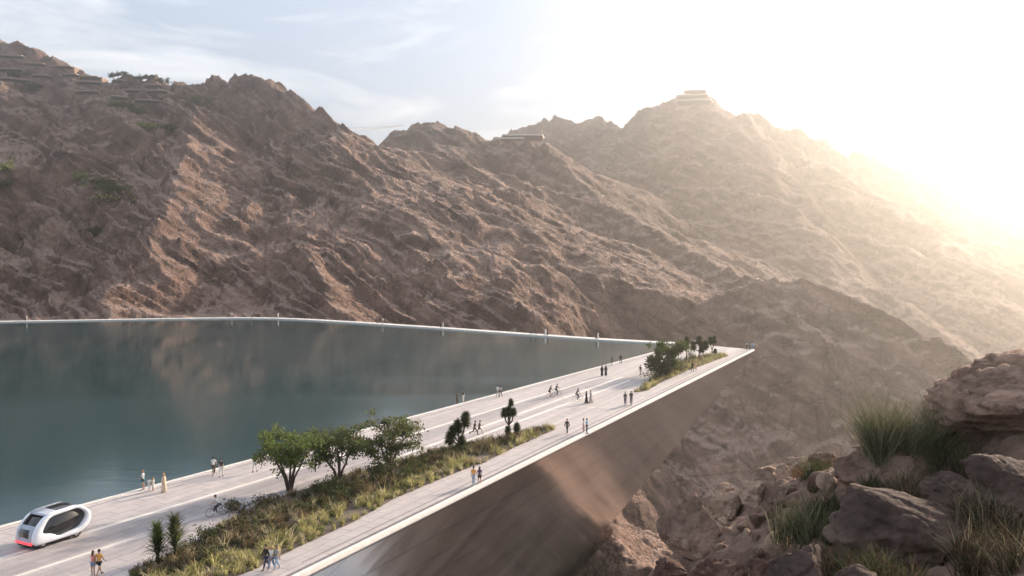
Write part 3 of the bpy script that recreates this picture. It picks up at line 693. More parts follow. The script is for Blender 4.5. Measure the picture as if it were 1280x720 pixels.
joshua(onz(874, 446), [(-1.2, 2.2, 1.0), (0, 3.2, 1.1), (1.2, 2.3, 1.0), (.4, 1.6, .9)], 'broad tree yucca with several dark heads near the dam tip', 35, 'tree yuccas of the far bed')
joshua(onz(890, 444), [(-.4, 3.0, .8), (.4, 3.1, .8), (0.6, .8, .6)], 'forked tree yucca with two heads, closest to the dam tip', 36, 'tree yuccas of the far bed')
# ================================================================ people, bicycles, scooters and the pod
def skin_mesh(nodes, edges, root=0, sub=1):
    """nodes: (x,y,z,rx,ry) joints grown into one continuous surface"""
    me = bpy.data.meshes.new('tmp'); me.from_pydata([n[:3] for n in nodes], edges, []); o = bpy.data.objects.new('tmp', me); COL.objects.link(o)
    o.modifiers.new('skin', 'SKIN').use_smooth_shade = True
    for i, n in enumerate(nodes):
        d = me.skin_vertices[0].data[i]; d.radius = (n[3], n[4]); d.use_root = (i == root)
    if sub:
        q = o.modifiers.new('sub', 'SUBSURF'); q.levels = sub; q.render_levels = sub
    dg = bpy.context.evaluated_depsgraph_get(); ev = o.evaluated_get(dg)
    out = bpy.data.meshes.new_from_object(ev); bpy.data.objects.remove(o); bpy.data.meshes.remove(me)
    return out
def rot(v, a):   # swing in the walking plane (y forward, z up)
    return np.array([v[0], v[1] * math.cos(a) - v[2] * math.sin(a), v[1] * math.sin(a) + v[2] * math.cos(a)])
def chain(p, ang, lens, xs=(0, 0)):
    out = [np.array(p)]; 
    for a, l, x in zip(ang, lens, xs): out.append(out[-1] + np.array([x, l * math.sin(a), -l * math.cos(a)]))
    return out
POSES = dict(
    stand=dict(leg=((-.03, -.02), (.06, .0)), arm=((.04, .14), (-.03, .12)), lean=0.0),
    wait=dict(leg=((.02, -.02), (-.05, -.10)), arm=((.10, 1.3), (-.04, .2)), lean=0.02),
    walk=dict(leg=((.42, .30), (-.30, -.52)), arm=((-.40, -.15), (.42, .75)), lean=0.05),
    stroll=dict(leg=((-.24, -.42), (.28, .18)), arm=((.26, .5), (-.26, -.05)), lean=0.03),
    run=dict(leg=((.85, .15), (-.45, -1.35)), arm=((-.7, .7), (.6, 2.0)), lean=0.16),
    ride=dict(leg=((1.25, .05), (.62, -.35)), arm=((.62, .85), (.62, .85)), lean=0.45),
    scoot=dict(leg=((.10, .0), (-.10, -.18)), arm=((.55, 1.0), (.55, 1.0)), lean=0.06),
    phone=dict(leg=((.02, .0), (-.05, -.04)), arm=((.55, 2.2), (-.02, .15)), lean=0.03))
def figure(pose, top, bottom, hair, woman):
    """meshes of one figure, 1.75 m tall, facing +y"""
    P = POSES[pose]; w_ = 0.90 if woman else 1.0
    hip = np.array([0, 0, .94]); ln = P['lean']; up = lambda d: hip + np.array([0, d * math.sin(ln), d * math.cos(ln)])
    nodes = []; E = []
    def add(p, r, prev=None, ry=None):
        nodes.append((*map(float, p), r, ry or r)); 
        if prev is not None: E.append((prev, len(nodes) - 1))
        return len(nodes) - 1
    pel = add(hip, .125 * (1.03 if woman else 1), None, .095); wa = add(up(.16), .105 * w_, pel, .085); ch = add(up(.36), .135 * w_, wa, .10); sh = add(up(.47), .10 * w_, ch, .075)
    nk = add(up(.54), .052, sh); hd0 = add(up(.60) + np.array([0, .012, 0]), .072, nk, .08); hd = add(up(.69) + np.array([0, .018, 0]), .082, hd0, .098); add(up(.775) + np.array([0, .01, 0]), .055, hd, .068)
    J = dict(pel=hip, wa=up(.16), ch=up(.36), sh=up(.47), head=up(.68) + np.array([0, .015, 0]))
    for sd_, (a, k), (s_, e_) in ((-1, P['leg'][0], P['arm'][0]), (1, P['leg'][1], P['arm'][1])):
        h, kn, an = chain(hip + np.array([sd_ * .085, 0, -.05]), (a, k), (.42, .41), (sd_ * .012, 0))
        ta = k * 0.4 if k < -.2 else 0.0
        toe = an + np.array([sd_ * .02, .17 * math.cos(ta), -.035 + .17 * math.sin(ta)])
        i = add(h, .085, pel); i2 = add(h * .5 + kn * .5, .072, i); i = add(kn, .054, i2); i2 = add(kn * .6 + an * .4 + np.array([0, -.012, 0]), .052, i); i = add(an, .036, i2); add(an + np.array([0, -.03, -.03]), .034, i); add(toe, .03, i, .04)
        J['leg%d' % sd_] = (h, kn, an, toe)
        so_ = up(.44) + np.array([sd_ * .175 * w_, 0, 0]); s0, el, wr = chain(so_, (s_, e_), (.29, .25), (sd_ * .04, sd_ * -.01 if e_ < .9 else -sd_ * .06))
        i = add(s0, .056 * w_, sh); i2 = add(s0 * .5 + el * .5, .047 * w_, i); i = add(el, .038, i2); i2 = add(el * .6 + wr * .4, .036, i); i = add(wr, .026, i2)
        d = (wr - el) / np.linalg.norm(wr - el); add(wr + d * .06, .034, i, .022)
        J['arm%d' % sd_] = (s0, el, wr, d)
    low = min(J['leg-1'][3][2], J['leg1'][3][2], J['leg-1'][2][2] - .06, J['leg1'][2][2] - .06) - .03
    body = skin_mesh(nodes, E)
    bm = bmesh.new(); bm.from_mesh(body)
    # fingers and thumb, nose and ears
    def spike(p, q, r0, r1):
        d = np.array(q) - np.array(p); l = np.linalg.norm(d)
        r = bmesh.ops.create_cone(bm, cap_ends=True, segments=5, radius1=r0, radius2=r1, depth=l)
        M_ = Matrix.Translation(Vector((np.array(p) + np.array(q)) / 2)) @ Vector(d).to_track_quat('Z', 'Y').to_matrix().to_4x4()
        bmesh.ops.transform(bm, matrix=M_, verts=r['verts'])
    for sd_ in (-1, 1):
        s0, el, wr, d = J['arm%d' % sd_]; fw = np.array([0, 1.0, 0]); fw = fw - d * (fw @ d); fw /= np.linalg.norm(fw) + 1e-6; ins_ = np.array([-sd_, 0, 0.0])
        for j, l in enumerate((.068, .078, .072, .056)):
            p = wr + d * .075 + fw * (.026 - .017 * j); m_ = p + d * l * .55; spike(p, m_, .0095, .009); spike(m_, m_ + d * l * .4 + ins_ * l * .25, .009, .0065)
        p = wr + d * .03 + fw * .028; spike(p, p + d * .03 + fw * .03, .012, .010); spike(p + d * .03 + fw * .03, p + d * .062 + fw * .036, .010, .007)
    hd_ = J['head']; spike(hd_ + np.array([0, .085, .01]), hd_ + np.array([0, .125, -.012]), .016, .006)
    for sd_ in (-1, 1): spike(hd_ + np.array([sd_ * .07, .0, -.01]), hd_ + np.array([sd_ * .098, -.012, .012]), .022, .012)
    bm.to_mesh(body); bm.free()
    parts = {}
    if top in ('shirt', 'vest', 'jacket'):
        n = []; e = []
        def a2(p, r, prev=None, ry=None):
            n.append((*map(float, p), r, ry or r)); 
            if prev is not None: e.append((prev, len(n) - 1))
            return len(n) - 1
        i0 = a2(hip + np.array([0, 0, -.02]), .150, None, .118); i1 = a2(up(.16), .128 * w_, i0, .106); i2 = a2(up(.36), .156 * w_, i1, .122); i3 = a2(up(.475), .105 * w_, i2, .085)
        for sd_ in (-1, 1):
            s0, el, wr, d = J['arm%d' % sd_]; k = a2(s0, .072 * w_, i3)
            if top == 'shirt': a2(s0 * .35 + el * .65, .063, k)
            elif top == 'jacket': k = a2(el, .056, k); a2(wr, .042, k)
            else: pass
        parts['shirt'] = skin_mesh(n, e)
    if bottom in ('trousers', 'shorts'):
        n = [(*hip, .142, .112)]; e = []
        for sd_ in (-1, 1):
            h, kn, an, toe = J['leg%d' % sd_]; n.append((*h, .098, .098)); e.append((0, len(n) - 1))
            n.append((*(h * .45 + kn * .55), .088, .088)); e.append((len(n) - 2, len(n) - 1))
            if bottom == 'trousers':
                n.append((*kn, .070, .070)); e.append((len(n) - 2, len(n) - 1)); n.append((*(an + np.array([0, 0, .02])), .058, .058)); e.append((len(n) - 2, len(n) - 1))
        parts['trousers' if bottom == 'trousers' else 'shorts'] = skin_mesh(n, e)
    if bottom in ('robe', 'skirt'):
        bm = bmesh.new(); rings = []
        lv = [(.49, .12, .09), (.44, .20, .12), (.30, .185, .135), (.12, .165, .13), (-.1, .195, .16), (-.45, .215, .20), (-.86, .25, .25)] if bottom == 'robe' else [(.17, .115, .095), (.0, .155, .125), (-.25, .185, .17), (-.5, .23, .22)]
        for z, rx, ry in lv:
            c = up(z) if z > 0 else hip + np.array([0, 0, z])
            rings.append([bm.verts.new(c + np.array([rx * w_ * math.cos(t), ry * math.sin(t) * (1 + .06 * math.sin(5 * t + z * 4)), 0])) for t in np.linspace(0, 2 * np.pi, 20, endpoint=False)])
        for a, b_ in zip(rings[:-1], rings[1:]):
            for j in range(20): bm.faces.new((a[j], b_[j], b_[(j + 1) % 20], a[(j + 1) % 20]))
        bm.normal_update(); me = bpy.data.meshes.new('robe'); bmesh.ops.recalc_face_normals(bm, faces=bm.faces); bm.to_mesh(me); bm.free(); parts['robe' if bottom == 'robe' else 'skirt'] = me
        if bottom == 'robe':
            n = []; e = []
            for sd_ in (-1, 1):
                s0, el, wr, d = J['arm%d' % sd_]; b0 = len(n); n += [(*(s0 * .9 + up(.40) * .1), .08, .08), (*el, .075, .075), (*wr, .07, .07)]; e += [(b0, b0 + 1), (b0 + 1, b0 + 2)]
            sl_ = []
            for q in (0, 1): sl_.append(skin_mesh(n[3 * q:3 * q + 3], [(0, 1), (1, 2)]))
            bm = bmesh.new(); bm.from_mesh(me)
            for q in sl_: bm.from_mesh(q)
            bm.to_mesh(me); bm.free()
    # shoes
    for sd_ in (-1, 1):
        bm = bmesh.new(); an, toe = J['leg%d' % sd_][2:]
        r = bmesh.ops.create_icosphere(bm, subdivisions=2, radius=1); d = toe - an; d[2] = d[2] + .035
        M_ = Matrix.Translation(Vector(an + d * .45 + np.array([0, 0, -.055]))) @ Vector(d).to_track_quat('Y', 'Z').to_matrix().to_4x4() @ Matrix.Diagonal((.05, .145, .045, 1))
        bmesh.ops.transform(bm, matrix=M_, verts=r['verts'])
        me = bpy.data.meshes.new('shoe'); bm.to_mesh(me); bm.free(); parts['shoe%d' % sd_] = me
    bm = bmesh.new(); r = bmesh.ops.create_icosphere(bm, subdivisions=2, radius=1)
    bmesh.ops.transform(bm, matrix=Matrix.Translation(Vector(hd_ + np.array([0, -.018, .035]))) @ Matrix.Diagonal((.098, .112, .105, 1)), verts=r['verts'])
    for v in list(bm.verts):
        if v.co.y - hd_[1] > .035 and v.co.z - hd_[2] < .07: v.co.y = hd_[1] + .03
    if hair == 'long':
        r = bmesh.ops.create_icosphere(bm, subdivisions=2, radius=1)
        bmesh.ops.transform(bm, matrix=Matrix.Translation(Vector(hd_ + np.array([0, -.075, -.11]))) @ Matrix.Diagonal((.09, .05, .19, 1)), verts=r['verts'])
    if hair == 'scarf':
        r = bmesh.ops.create_icosphere(bm, subdivisions=2, radius=1)
        bmesh.ops.transform(bm, matrix=Matrix.Translation(Vector(hd_ + np.array([0, -.03, -.12]))) @ Matrix.Diagonal((.12, .12, .17, 1)), verts=r['verts'])
    if hair == 'hat':
        r = bmesh.ops.create_cone(bm, cap_ends=True, segments=16, radius1=.19, radius2=.17, depth=.02)
        bmesh.ops.transform(bm, matrix=Matrix.Translation(Vector(hd_ + np.array([0, 0, .075]))), verts=r['verts'])
    me = bpy.data.meshes.new('hair'); bm.to_mesh(me); bm.free(); parts['hat' if hair == 'hat' else 'scarf' if hair == 'scarf' else 'hair'] = me
    for me in [body] + list(parts.values()):
        me.transform(Matrix.Translation((0, 0, -low))); me.materials.clear(); me.materials.append(None)
        me.polygons.foreach_set('use_smooth', [True] * len(me.polygons)); me.polygons.foreach_set('material_index', [0] * len(me.polygons)); me.update()
    return body, parts, J, low
_cloth = {}
def cloth(c, rough=0.85):
    k = tuple(c)
    if k not in _cloth: _cloth[k] = mat('fabric', c, rough, noise=0.12, nscale=9)
    return _cloth[k]
SKIN = mat('skin', (0.42, 0.25, 0.17), 0.55, noise=0.06); SKIN2 = mat('skin_dark', (0.24, 0.13, 0.085), 0.55, noise=0.06)
C = dict(black=(.016, .016, .02), white=(.74, .73, .70), coral=(.62, .22, .18), orange=(.72, .34, .07), denim=(.16, .23, .34), navy=(.035, .045, .08), teal=(.03, .13, .15), sand=(.62, .47, .33), cream=(.70, .64, .54), grey=(.32, .31, .30), brown=(.10, .055, .03), blue=(.10, .34, .62), purple=(.10, .06, .13), pink=(.66, .42, .40), dkhair=(.018, .013, .011), ltjean=(.34, .42, .52), stone=(.50, .44, .38), blond=(.35, .22, .10), charcoal=(.05, .05, .055))
_fig = {}
def setmat(o, m): o.material_slots[0].link = 'OBJECT'; o.material_slots[0].material = m
def person(px, py, pose, top, bottom, hair, woman, cols, label, group, face=0.0, size=1.0, dark=False, z=0.0, at=None, lift=0.0):
    """feet at the photo pixel (px,py); face: degrees from the deck direction, 0 = towards the tip"""
    key = (pose, top, bottom, hair, woman)
    if key not in _fig: _fig[key] = figure(*key)
    body, parts, J, low = _fig[key]
    o = bpy.data.objects.new('person', body); COL.objects.link(o); setmat(o, SKIN2 if dark else SKIN)
    o.location = at if at is not None else onz(px, py, z); o.location.z += lift
    o.rotation_euler = (0, 0, DECK_ANG - math.pi / 2 + R(face)); o.scale = (size,) * 3
    tag(o, label, 'person', group)
    cmap = dict(shoe=3, shirt=0, trousers=1, shorts=1, robe=1, skirt=1, shoes=3, hair=2, hat=2, scarf=2)
    for n, me in parts.items():
        n = 'shoe' if n.startswith('shoe') else n; ci = cmap[n]
        c = bpy.data.objects.new(n, me); link(c, o); setmat(c, cloth(C[cols[ci]] if len(cols) > ci else C['charcoal']))
    return o
GP = 'people walking on the promenade'; GE = 'people standing along the pool edge'; GR = 'people on the far rim of the pool'; GC = 'people riding on the promenade'; GT = 'people at the dam tip'
person(116.5, 720.5, 'phone', 'vest', 'shorts', 'long', True, ('coral', 'denim', 'brown', 'white'), 'woman in coral top and denim shorts walking beside a man in orange', GP, 20, .95)
person(124, 719.5, 'walk', 'shirt', 'shorts', 'short', False, ('orange', 'black', 'dkhair', 'charcoal'), 'man in loose orange shirt and black shorts seen from behind', GP, 8)
person(333, 711.5, 'walk', 'jacket', 'trousers', 'short', True, ('black', 'navy', 'dkhair', 'black'), 'person all in black walking beside the bed, leftmost of three near the wall edge', GP, 165, .97)
person(339.5, 713, 'stroll', 'shirt', 'trousers', 'long', True, ('white', 'denim', 'blond', 'white'), 'person in white top and blue jeans, middle of three near the wall edge', GP, 170, .93)
person(346, 712.5, 'walk', 'shirt', 'trousers', 'long', True, ('grey', 'ltjean', 'brown', 'white'), 'person with long brown hair and pale jeans, rightmost of three near the wall edge', GP, 165, .97)
person(592, 606.5, 'walk', 'shirt', 'trousers', 'short', False, ('orange', 'ltjean', 'dkhair', 'white'), 'man in orange shirt and pale blue jeans on the walk by the bronze wall', GP, 20)
person(599.5, 606.5, 'stroll', 'shirt', 'shorts', 'long', True, ('purple', 'black', 'dkhair', 'black'), 'woman with long dark hair and black shorts beside the man in orange and jeans', GP, 25, .96)
person(179, 612.5, 'wait', 'shirt', 'shorts', 'short', False, ('white', 'teal', 'blond', 'white'), 'man in white shirt and teal shorts standing with two children at the water', GE, 120)
person(186.5, 614.5, 'stand', 'shirt', 'trousers', 'short', False, ('white', 'white', 'brown', 'white'), 'small child dressed in white, next to the man in teal shorts', GE, 60, .68)
person(191.5, 614, 'stand', 'shirt', 'skirt', 'long', True, ('cream', 'cream', 'blond', 'white'), 'small child in a cream skirt between the other child and a woman', GE, 90, .70)
person(205, 615.5, 'stand', 'vest', 'robe', 'long', True, ('cream', 'sand', 'blond', 'sand'), 'woman in a long sand coloured dress at the near pool edge', GE, 100, .97)
person(276.5, 596, 'stroll', 'shirt', 'trousers', 'short', False, ('charcoal', 'white', 'dkhair', 'black'), 'man in dark shirt and white trousers walking next to a cyclist', GP, 30)
person(318.5, 590, 'stroll', 'shirt', 'trousers', 'short', False, ('black', 'white', 'dkhair', 'black'), 'man in black shirt and white trousers half hidden behind the nearest tree', GP, 15)
person(571.5, 504.5, 'wait', 'shirt', 'trousers', 'short', False, ('charcoal', 'brown', 'dkhair', 'black'), 'person in dark top at the pool edge, left of one with a hat', GE, 95, .93)
person(579, 503, 'stand', 'shirt', 'trousers', 'hat', False, ('black', 'cream', 'charcoal', 'white'), 'person in black top, pale trousers and brimmed hat at the pool edge', GE, 80)
person(622, 496.5, 'stroll', 'shirt', 'trousers', 'short', False, ('white', 'grey', 'dkhair', 'black'), 'man in white shirt and grey trousers walking along the pool edge', GE, 0)
person(626, 496, 'stroll', 'shirt', 'trousers', 'long', True, ('stone', 'charcoal', 'dkhair', 'black'), 'person in stone coloured top and dark trousers beside the man in white', GE, 0, .95)
person(593, 543.5, 'run', 'shirt', 'trousers', 'short', False, ('black', 'black', 'dkhair', 'black'), 'runner in black between the two spiky trees, nearer one of the pair', GP, -60)
person(599, 543, 'run', 'shirt', 'shorts', 'short', False, ('charcoal', 'black', 'dkhair', 'white'), 'runner in charcoal shirt and black shorts, right one of the running pair', GP, -60)
person(733, 504, 'stroll', 'none', 'robe', 'scarf', True, ('black', 'black', 'black', 'black'), 'woman in a black robe and scarf next to a man in a pale robe', GP, 150, .96)
person(738.5, 503.5, 'stroll', 'none', 'robe', 'short', False, ('stone', 'stone', 'dkhair', 'brown'), 'man in a long pale stone coloured robe on the painted light trails', GP, 150)
person(709, 542, 'walk', 'jacket', 'trousers', 'short', False, ('black', 'charcoal', 'dkhair', 'black'), 'man in black jacket walking alone near the end of the long bed', GP, 175)
person(733.5, 542, 'stand', 'shirt', 'trousers', 'short', False, ('blue', 'navy', 'dkhair', 'black'), 'man in bright blue shirt standing by the white wall coping', GP, -70)
person(729.5, 541, 'stand', 'shirt', 'skirt', 'long', True, ('white', 'pink', 'brown', 'white'), 'woman in white top and pink skirt just behind the man in blue', GP, -60, .95)
person(752.5, 470, 'stand', 'none', 'robe', 'scarf', True, ('black', 'black', 'black', 'black'), 'woman in long black robe, left one of the black robed pair', GP, 20)
person(757.3, 469.8, 'stand', 'none', 'robe', 'scarf', True, ('black', 'charcoal', 'black', 'black'), 'woman in long charcoal robe, right one of the black robed pair', GP, 20, 1.02)
person(765, 455.5, 'stand', 'jacket', 'trousers', 'short', False, ('charcoal', 'black', 'dkhair', 'black'), 'dark dressed man at the pool edge behind the black robed pair', GE, 90)
person(776, 454.5, 'stroll', 'jacket', 'trousers', 'short', False, ('black', 'charcoal', 'dkhair', 'black'), 'dark dressed man strolling at the pool edge near its far corner', GE, 0)
person(800.5, 469, 'walk', 'shirt', 'trousers', 'short', False, ('charcoal', 'grey', 'dkhair', 'black'), 'person in charcoal shirt and grey trousers left of the far bed trees', GP, 160)
person(815, 453.5, 'stand', 'shirt', 'trousers', 'short', False, ('black', 'black', 'dkhair', 'black'), 'small dark figure on the deck behind the far bed trees', GP, 60)
person(865.5, 464.5, 'stroll', 'jacket', 'trousers', 'short', False, ('black', 'black', 'dkhair', 'black'), 'man in black walking past the right side of the far bed', GP, 165)
person(870, 464.5, 'stroll', 'shirt', 'skirt', 'long', True, ('pink', 'pink', 'brown', 'white'), 'woman in pale pink walking beside the man in black at the far bed', GP, 165, .95)
person(864.5, 434.5, 'stand', 'jacket', 'trousers', 'short', False, ('black', 'charcoal', 'dkhair', 'black'), 'dark figure beyond the far bed at the back edge of the deck', GT, 90)
person(868.5, 434, 'stand', 'shirt', 'trousers', 'short', False, ('white', 'pink', 'brown', 'white'), 'figure in white beyond the far bed at the back edge of the deck', GT, 90)
person(933.5, 437.3, 'wait', 'shirt', 'trousers', 'short', False, ('ltjean', 'navy', 'dkhair', 'black'), 'figure in pale blue at the dam tip, furthest left of three', GT, 90)
person(937.5, 437.2, 'stand', 'shirt', 'trousers', 'long', True, ('denim', 'charcoal', 'brown', 'black'), 'figure in denim blue at the dam tip, middle of three', GT, 60)
person(941, 437.6, 'stand', 'jacket', 'trousers', 'short', False, ('ltjean', 'denim', 'dkhair', 'white'), 'figure in pale blue jacket at the very corner of the dam', GT, 20)
rim_z = 0.10
def rimp(px, frac=0.5):
    """point on the rim walk seen at photo column px"""
    k = (px - 640) / F_PX
    for a, b_, c, d in zip(RIM[1:-1], RIM[2:], RIM_IN[1:-1], RIM_IN[2:]):
        p, q = a * (1 - frac) + c * frac, b_ * (1 - frac) + d * frac
        f0, f1 = p[0] - k * p[1], q[0] - k * q[1]
        if f0 * f1 <= 0:
            t_ = f0 / (f0 - f1); return Vector((*(p + (q - p) * t_), rim_z))
for px, fr, pose, top, bot_, hair, wm, cols, lab in (
    (550.5, .6, 'stand', 'jacket', 'trousers', 'short', False, ('black', 'black', 'dkhair', 'black'), 'figure in black on the far rim, beside one in white'),
    (553.5, .7, 'stand', 'shirt', 'trousers', 'short', False, ('white', 'white', 'dkhair', 'white'), 'figure in white on the far rim, beside one in black'),
    (663.5, .7, 'stroll', 'shirt', 'trousers', 'short', False, ('charcoal', 'navy', 'dkhair', 'black'), 'figure in charcoal strolling on the far rim, left of a navy one'),
    (669.5, .7, 'stroll', 'jacket', 'trousers', 'short', False, ('navy', 'charcoal', 'dkhair', 'black'), 'figure in navy strolling on the far rim behind a charcoal one'),
    (682, .6, 'stand', 'none', 'robe', 'short', False, ('white', 'white', 'dkhair', 'white'), 'figure in a white robe on the far rim near a brown one'),
    (684.7, .5, 'stand', 'none', 'robe', 'scarf', True, ('brown', 'brown', 'black', 'black'), 'figure in a brown robe on the far rim right of a white robe'),
    (745.8, .5, 'stand', 'none', 'robe', 'scarf', True, ('black', 'black', 'black', 'black'), 'figure in a black robe on the far rim, nearest the pool corner'),
    (747.8, .7, 'stand', 'none', 'robe', 'short', False, ('white', 'cream', 'dkhair', 'white'), 'figure in a cream robe on the far rim, nearest the pool corner'),
    (471, .4, 'stand', 'shirt', 'trousers', 'short', False, ('black', 'charcoal', 'dkhair', 'black'), 'small dark figure on the far rim left of a white dressed one'),
    (478, .6, 'stand', 'shirt', 'trousers', 'short', False, ('white', 'grey', 'dkhair', 'black'), 'small figure in white shirt and grey trousers on the far rim'),
    (347, .5, 'stand', 'shirt', 'trousers', 'short', False, ('white', 'cream', 'brown', 'white'), 'figure in white and cream at the bend of the far rim'),
    (314, .6, 'stroll', 'shirt', 'trousers', 'short', False, ('ltjean', 'navy', 'dkhair', 'black'), 'figure in pale blue shirt on the far rim left of the bend'),
    (289, .6, 'stand', 'shirt', 'trousers', 'short', False, ('white', 'grey', 'dkhair', 'white'), 'figure in white shirt and grey trousers left of the pale blue one'),
    (32, .6, 'stand', 'shirt', 'trousers', 'short', False, ('cream', 'stone', 'dkhair', 'white'), 'figure in cream shirt at the left end of the far rim')):
    person(0, 0, pose, top, bot_, hair, wm, cols, lab, GR, 90 if pose == 'stand' else 120, 1.0 if not wm else .97, at=rimp(px, fr))
# ---------------------------------------------------------------- bicycles and scooters
M_TYRE = mat('rubber', (.02, .02, .02), .8); M_FRAME = mat('painted_frame', (.20, .19, .19), .35, noise=.1); M_STEEL = mat('steel', (.55, .55, .55), .3, 1.0); M_WHITEP = mat('white_paint', (.78, .78, .78), .3)
def tubes(name, segs, r, m, parent):
    V, Fx, Mi = merge([(*tube(s_, [r] * len(s_), 6), 0) for s_ in segs]); return np_mesh(name, V, Fx, m, parent, True, Mi)
def ring(name, c, R_, r, m, parent):
    a = np.linspace(0, 2 * np.pi, 25); V, Fx = tube([(c[0], c[1] + R_ * math.cos(t), c[2] + R_ * math.sin(t)) for t in a], [r] * 25, 6); return np_mesh(name, V, Fx, m, parent)
def bicycle(loc, rz):
    o = empty('bicycle', loc, rz)
    for y in (-.52, .54):
        w_ = ring('wheel', (0, y, .34), .325, .018, M_TYRE, o)
        tubes('spokes', [[(0, y, .34), (0, y + .31 * math.cos(t), .34 + .31 * math.sin(t))] for t in np.linspace(0, 2 * np.pi, 10, endpoint=False)], .003, M_STEEL, w_)
    tubes('frame', [[(0, -.52, .34), (0, -.05, .30), (0, -.16, .80)], [(0, -.05, .30), (0, .40, .72)], [(0, -.16, .76), (0, .38, .80)], [(0, -.52, .34), (0, -.15, .74)]], .017, M_FRAME, o)
    tubes('fork', [[(0, .54, .34), (0, .40, .70), (0, .36, .98)]], .016, M_FRAME, o)
    tubes('handlebar', [[(-.26, .30, 1.0), (-.1, .38, .98), (.1, .38, .98), (.26, .30, 1.0)]], .014, M_STEEL, o)
    V, Fx = tube([(0, -.30, .88), (0, -.2, .90), (0, -.04, .88)], [.07, .06, .02], 8); np_mesh('saddle', V, Fx, M_TYRE, o)
    tubes('pedal', [[(-.12, -.05, .16), (-.05, -.05, .16), (-.04, -.05, .30), (.04, -.05, .30), (.05, -.05, .46), (.12, -.05, .46)]], .012, M_STEEL, o)
    return o
bike0 = None
def cyclist(px, py, face, cols, hair, woman, plabel, blabel, bottom='trousers'):
    global bike0
    loc = onz(px, py); rz = DECK_ANG - math.pi / 2 + R(face)
    if bike0 is None: b_ = bike0 = bicycle(loc, rz)
    else: b_ = copy_tree(bike0); b_.location = loc; b_.rotation_euler = (0, 0, rz)
    tag(b_, blabel, 'bicycle', 'bicycles ridden on the promenade')
    d = Vector((-math.sin(rz), math.cos(rz), 0))
    key = ('ride', 'shirt', bottom, hair, woman)
    if key not in _fig: _fig[key] = figure(*key)
    low = _fig[key][3]
    # pelvis sits on the saddle at 0.90 m
    person(0, 0, 'ride', 'shirt', bottom, hair, woman, cols, plabel, GC, face, at=Vector(loc) - d * .19, lift=(0.98 - (.94 - low)))
cyclist(267, 594, 35, ('white', 'brown', 'dkhair', 'white'), 'short', False, 'cyclist in white shirt riding along the near pool edge', 'bicycle under the rider in white by the near pool edge')
cyclist(271, 645, 150, ('white', 'charcoal', 'dkhair', 'white'), 'short', False, 'cyclist in white top and charcoal trousers on the lane left of the long bed', 'bicycle alone on the lane left of the long bed')
cyclist(688, 497, -25, ('black', 'black', 'dkhair', 'black'), 'hat', False, 'cyclist in black with a round hat on the far lane', 'bicycle under the rider with the round hat', 'shorts')
cyclist(696, 494.5, -25, ('charcoal', 'black', 'dkhair', 'black'), 'short', False, 'cyclist in charcoal just ahead of the rider with a hat', 'bicycle just ahead of the rider with a hat')
cyclist(722, 500.5, -35, ('charcoal', 'navy', 'dkhair', 'black'), 'long', True, 'cyclist with long dark hair beside the robed couple', 'bicycle beside the robed couple on the painted light trails')
def scooter(loc, rz):
    o = empty('kick_scooter', loc, rz)
    V, Fx = tube([(0, -.38, .10), (0, .34, .10)], [.085, .07], 8); V[:, 2] = (V[:, 2] - .10) * .3 + .10; np_mesh('footboard', V, Fx, M_FRAME, o)
    for y in (-.46, .46): ring('wheel', (0, y, .10), .075, .028, M_TYRE, o)
    tubes('stem', [[(0, .46, .10), (0, .40, .3), (0, .32, 1.08)]], .02, M_FRAME, o)
    tubes('handlebar', [[(-.24, .30, 1.08), (0, .33, 1.10), (.24, .30, 1.08)]], .015, M_TYRE, o)
    return o
sc0 = scooter(onz(781.5, 507), DECK_ANG - math.pi / 2 + R(200)); sc1 = copy_tree(sc0); sc1.location = onz(789, 506.3)
tag(sc0, 'kick scooter under the left one of the two dark riders', 'scooter', 'scooters by the far bed'); tag(sc1, 'kick scooter under the right one of the two dark riders', 'scooter', 'scooters by the far bed')
person(781.5, 507, 'scoot', 'jacket', 'trousers', 'short', False, ('charcoal', 'purple', 'dkhair', 'white'), 'dark dressed scooter rider, left of two before the far bed', GC, 200, lift=.12)
person(789, 506.3, 'scoot', 'jacket', 'trousers', 'short', False, ('black', 'charcoal', 'dkhair', 'white'), 'scooter rider in black, right of two before the far bed', GC, 200, 1.03, lift=.12)
# ================================================================ driverless pod vehicle
M_PODW = mat('pod_white', (.80, .81, .83), .25, **{'Coat Weight': .5}); M_PODG = mat('pod_grey', (.42, .45, .52), .3); M_PODB = mat('pod_black', (.02, .02, .024), .5)
M_PGLASS = mat('pod_glass', (.025, .022, .022), .06, **{'Specular IOR Level': .8}); M_SEAT = mat('pod_seat', (.36, .24, .19), .7)
M_RED = mat('tail_red', (.7, .03, .04), .3, **{'Emission Color': (1, .05, .06, 1), 'Emission Strength': 0.9})
def rounded(pts, r, n=6):
    """closed outline with rounded corners"""
    P = [np.array(p, float) for p in pts]; out = []
    for i, p in enumerate(P):
        a, b_ = P[i - 1] - p, P[(i + 1) % len(P)] - p; la, lb = np.linalg.norm(a), np.linalg.norm(b_); q = min(r, la * .48, lb * .48)
        s_, e_ = p + a / la * q, p + b_ / lb * q
        for t in np.linspace(0, 1, n): out.append((1 - t) ** 2 * s_ + 2 * t * (1 - t) * p + t * t * e_)
    return np.array(out)
PODL, PODW = 4.7, 2.1
OUT = rounded([(.0, .30), (.10, 1.25), (1.05, 2.30), (3.75, 2.42), (4.68, 1.60), (4.55, .80), (3.75, .30)], .75)
INN = rounded([(.62, 1.02), (1.28, 2.06), (3.62, 2.20), (4.36, 1.55), (3.72, .72), (2.0, .50), (1.55, .84)], .42)
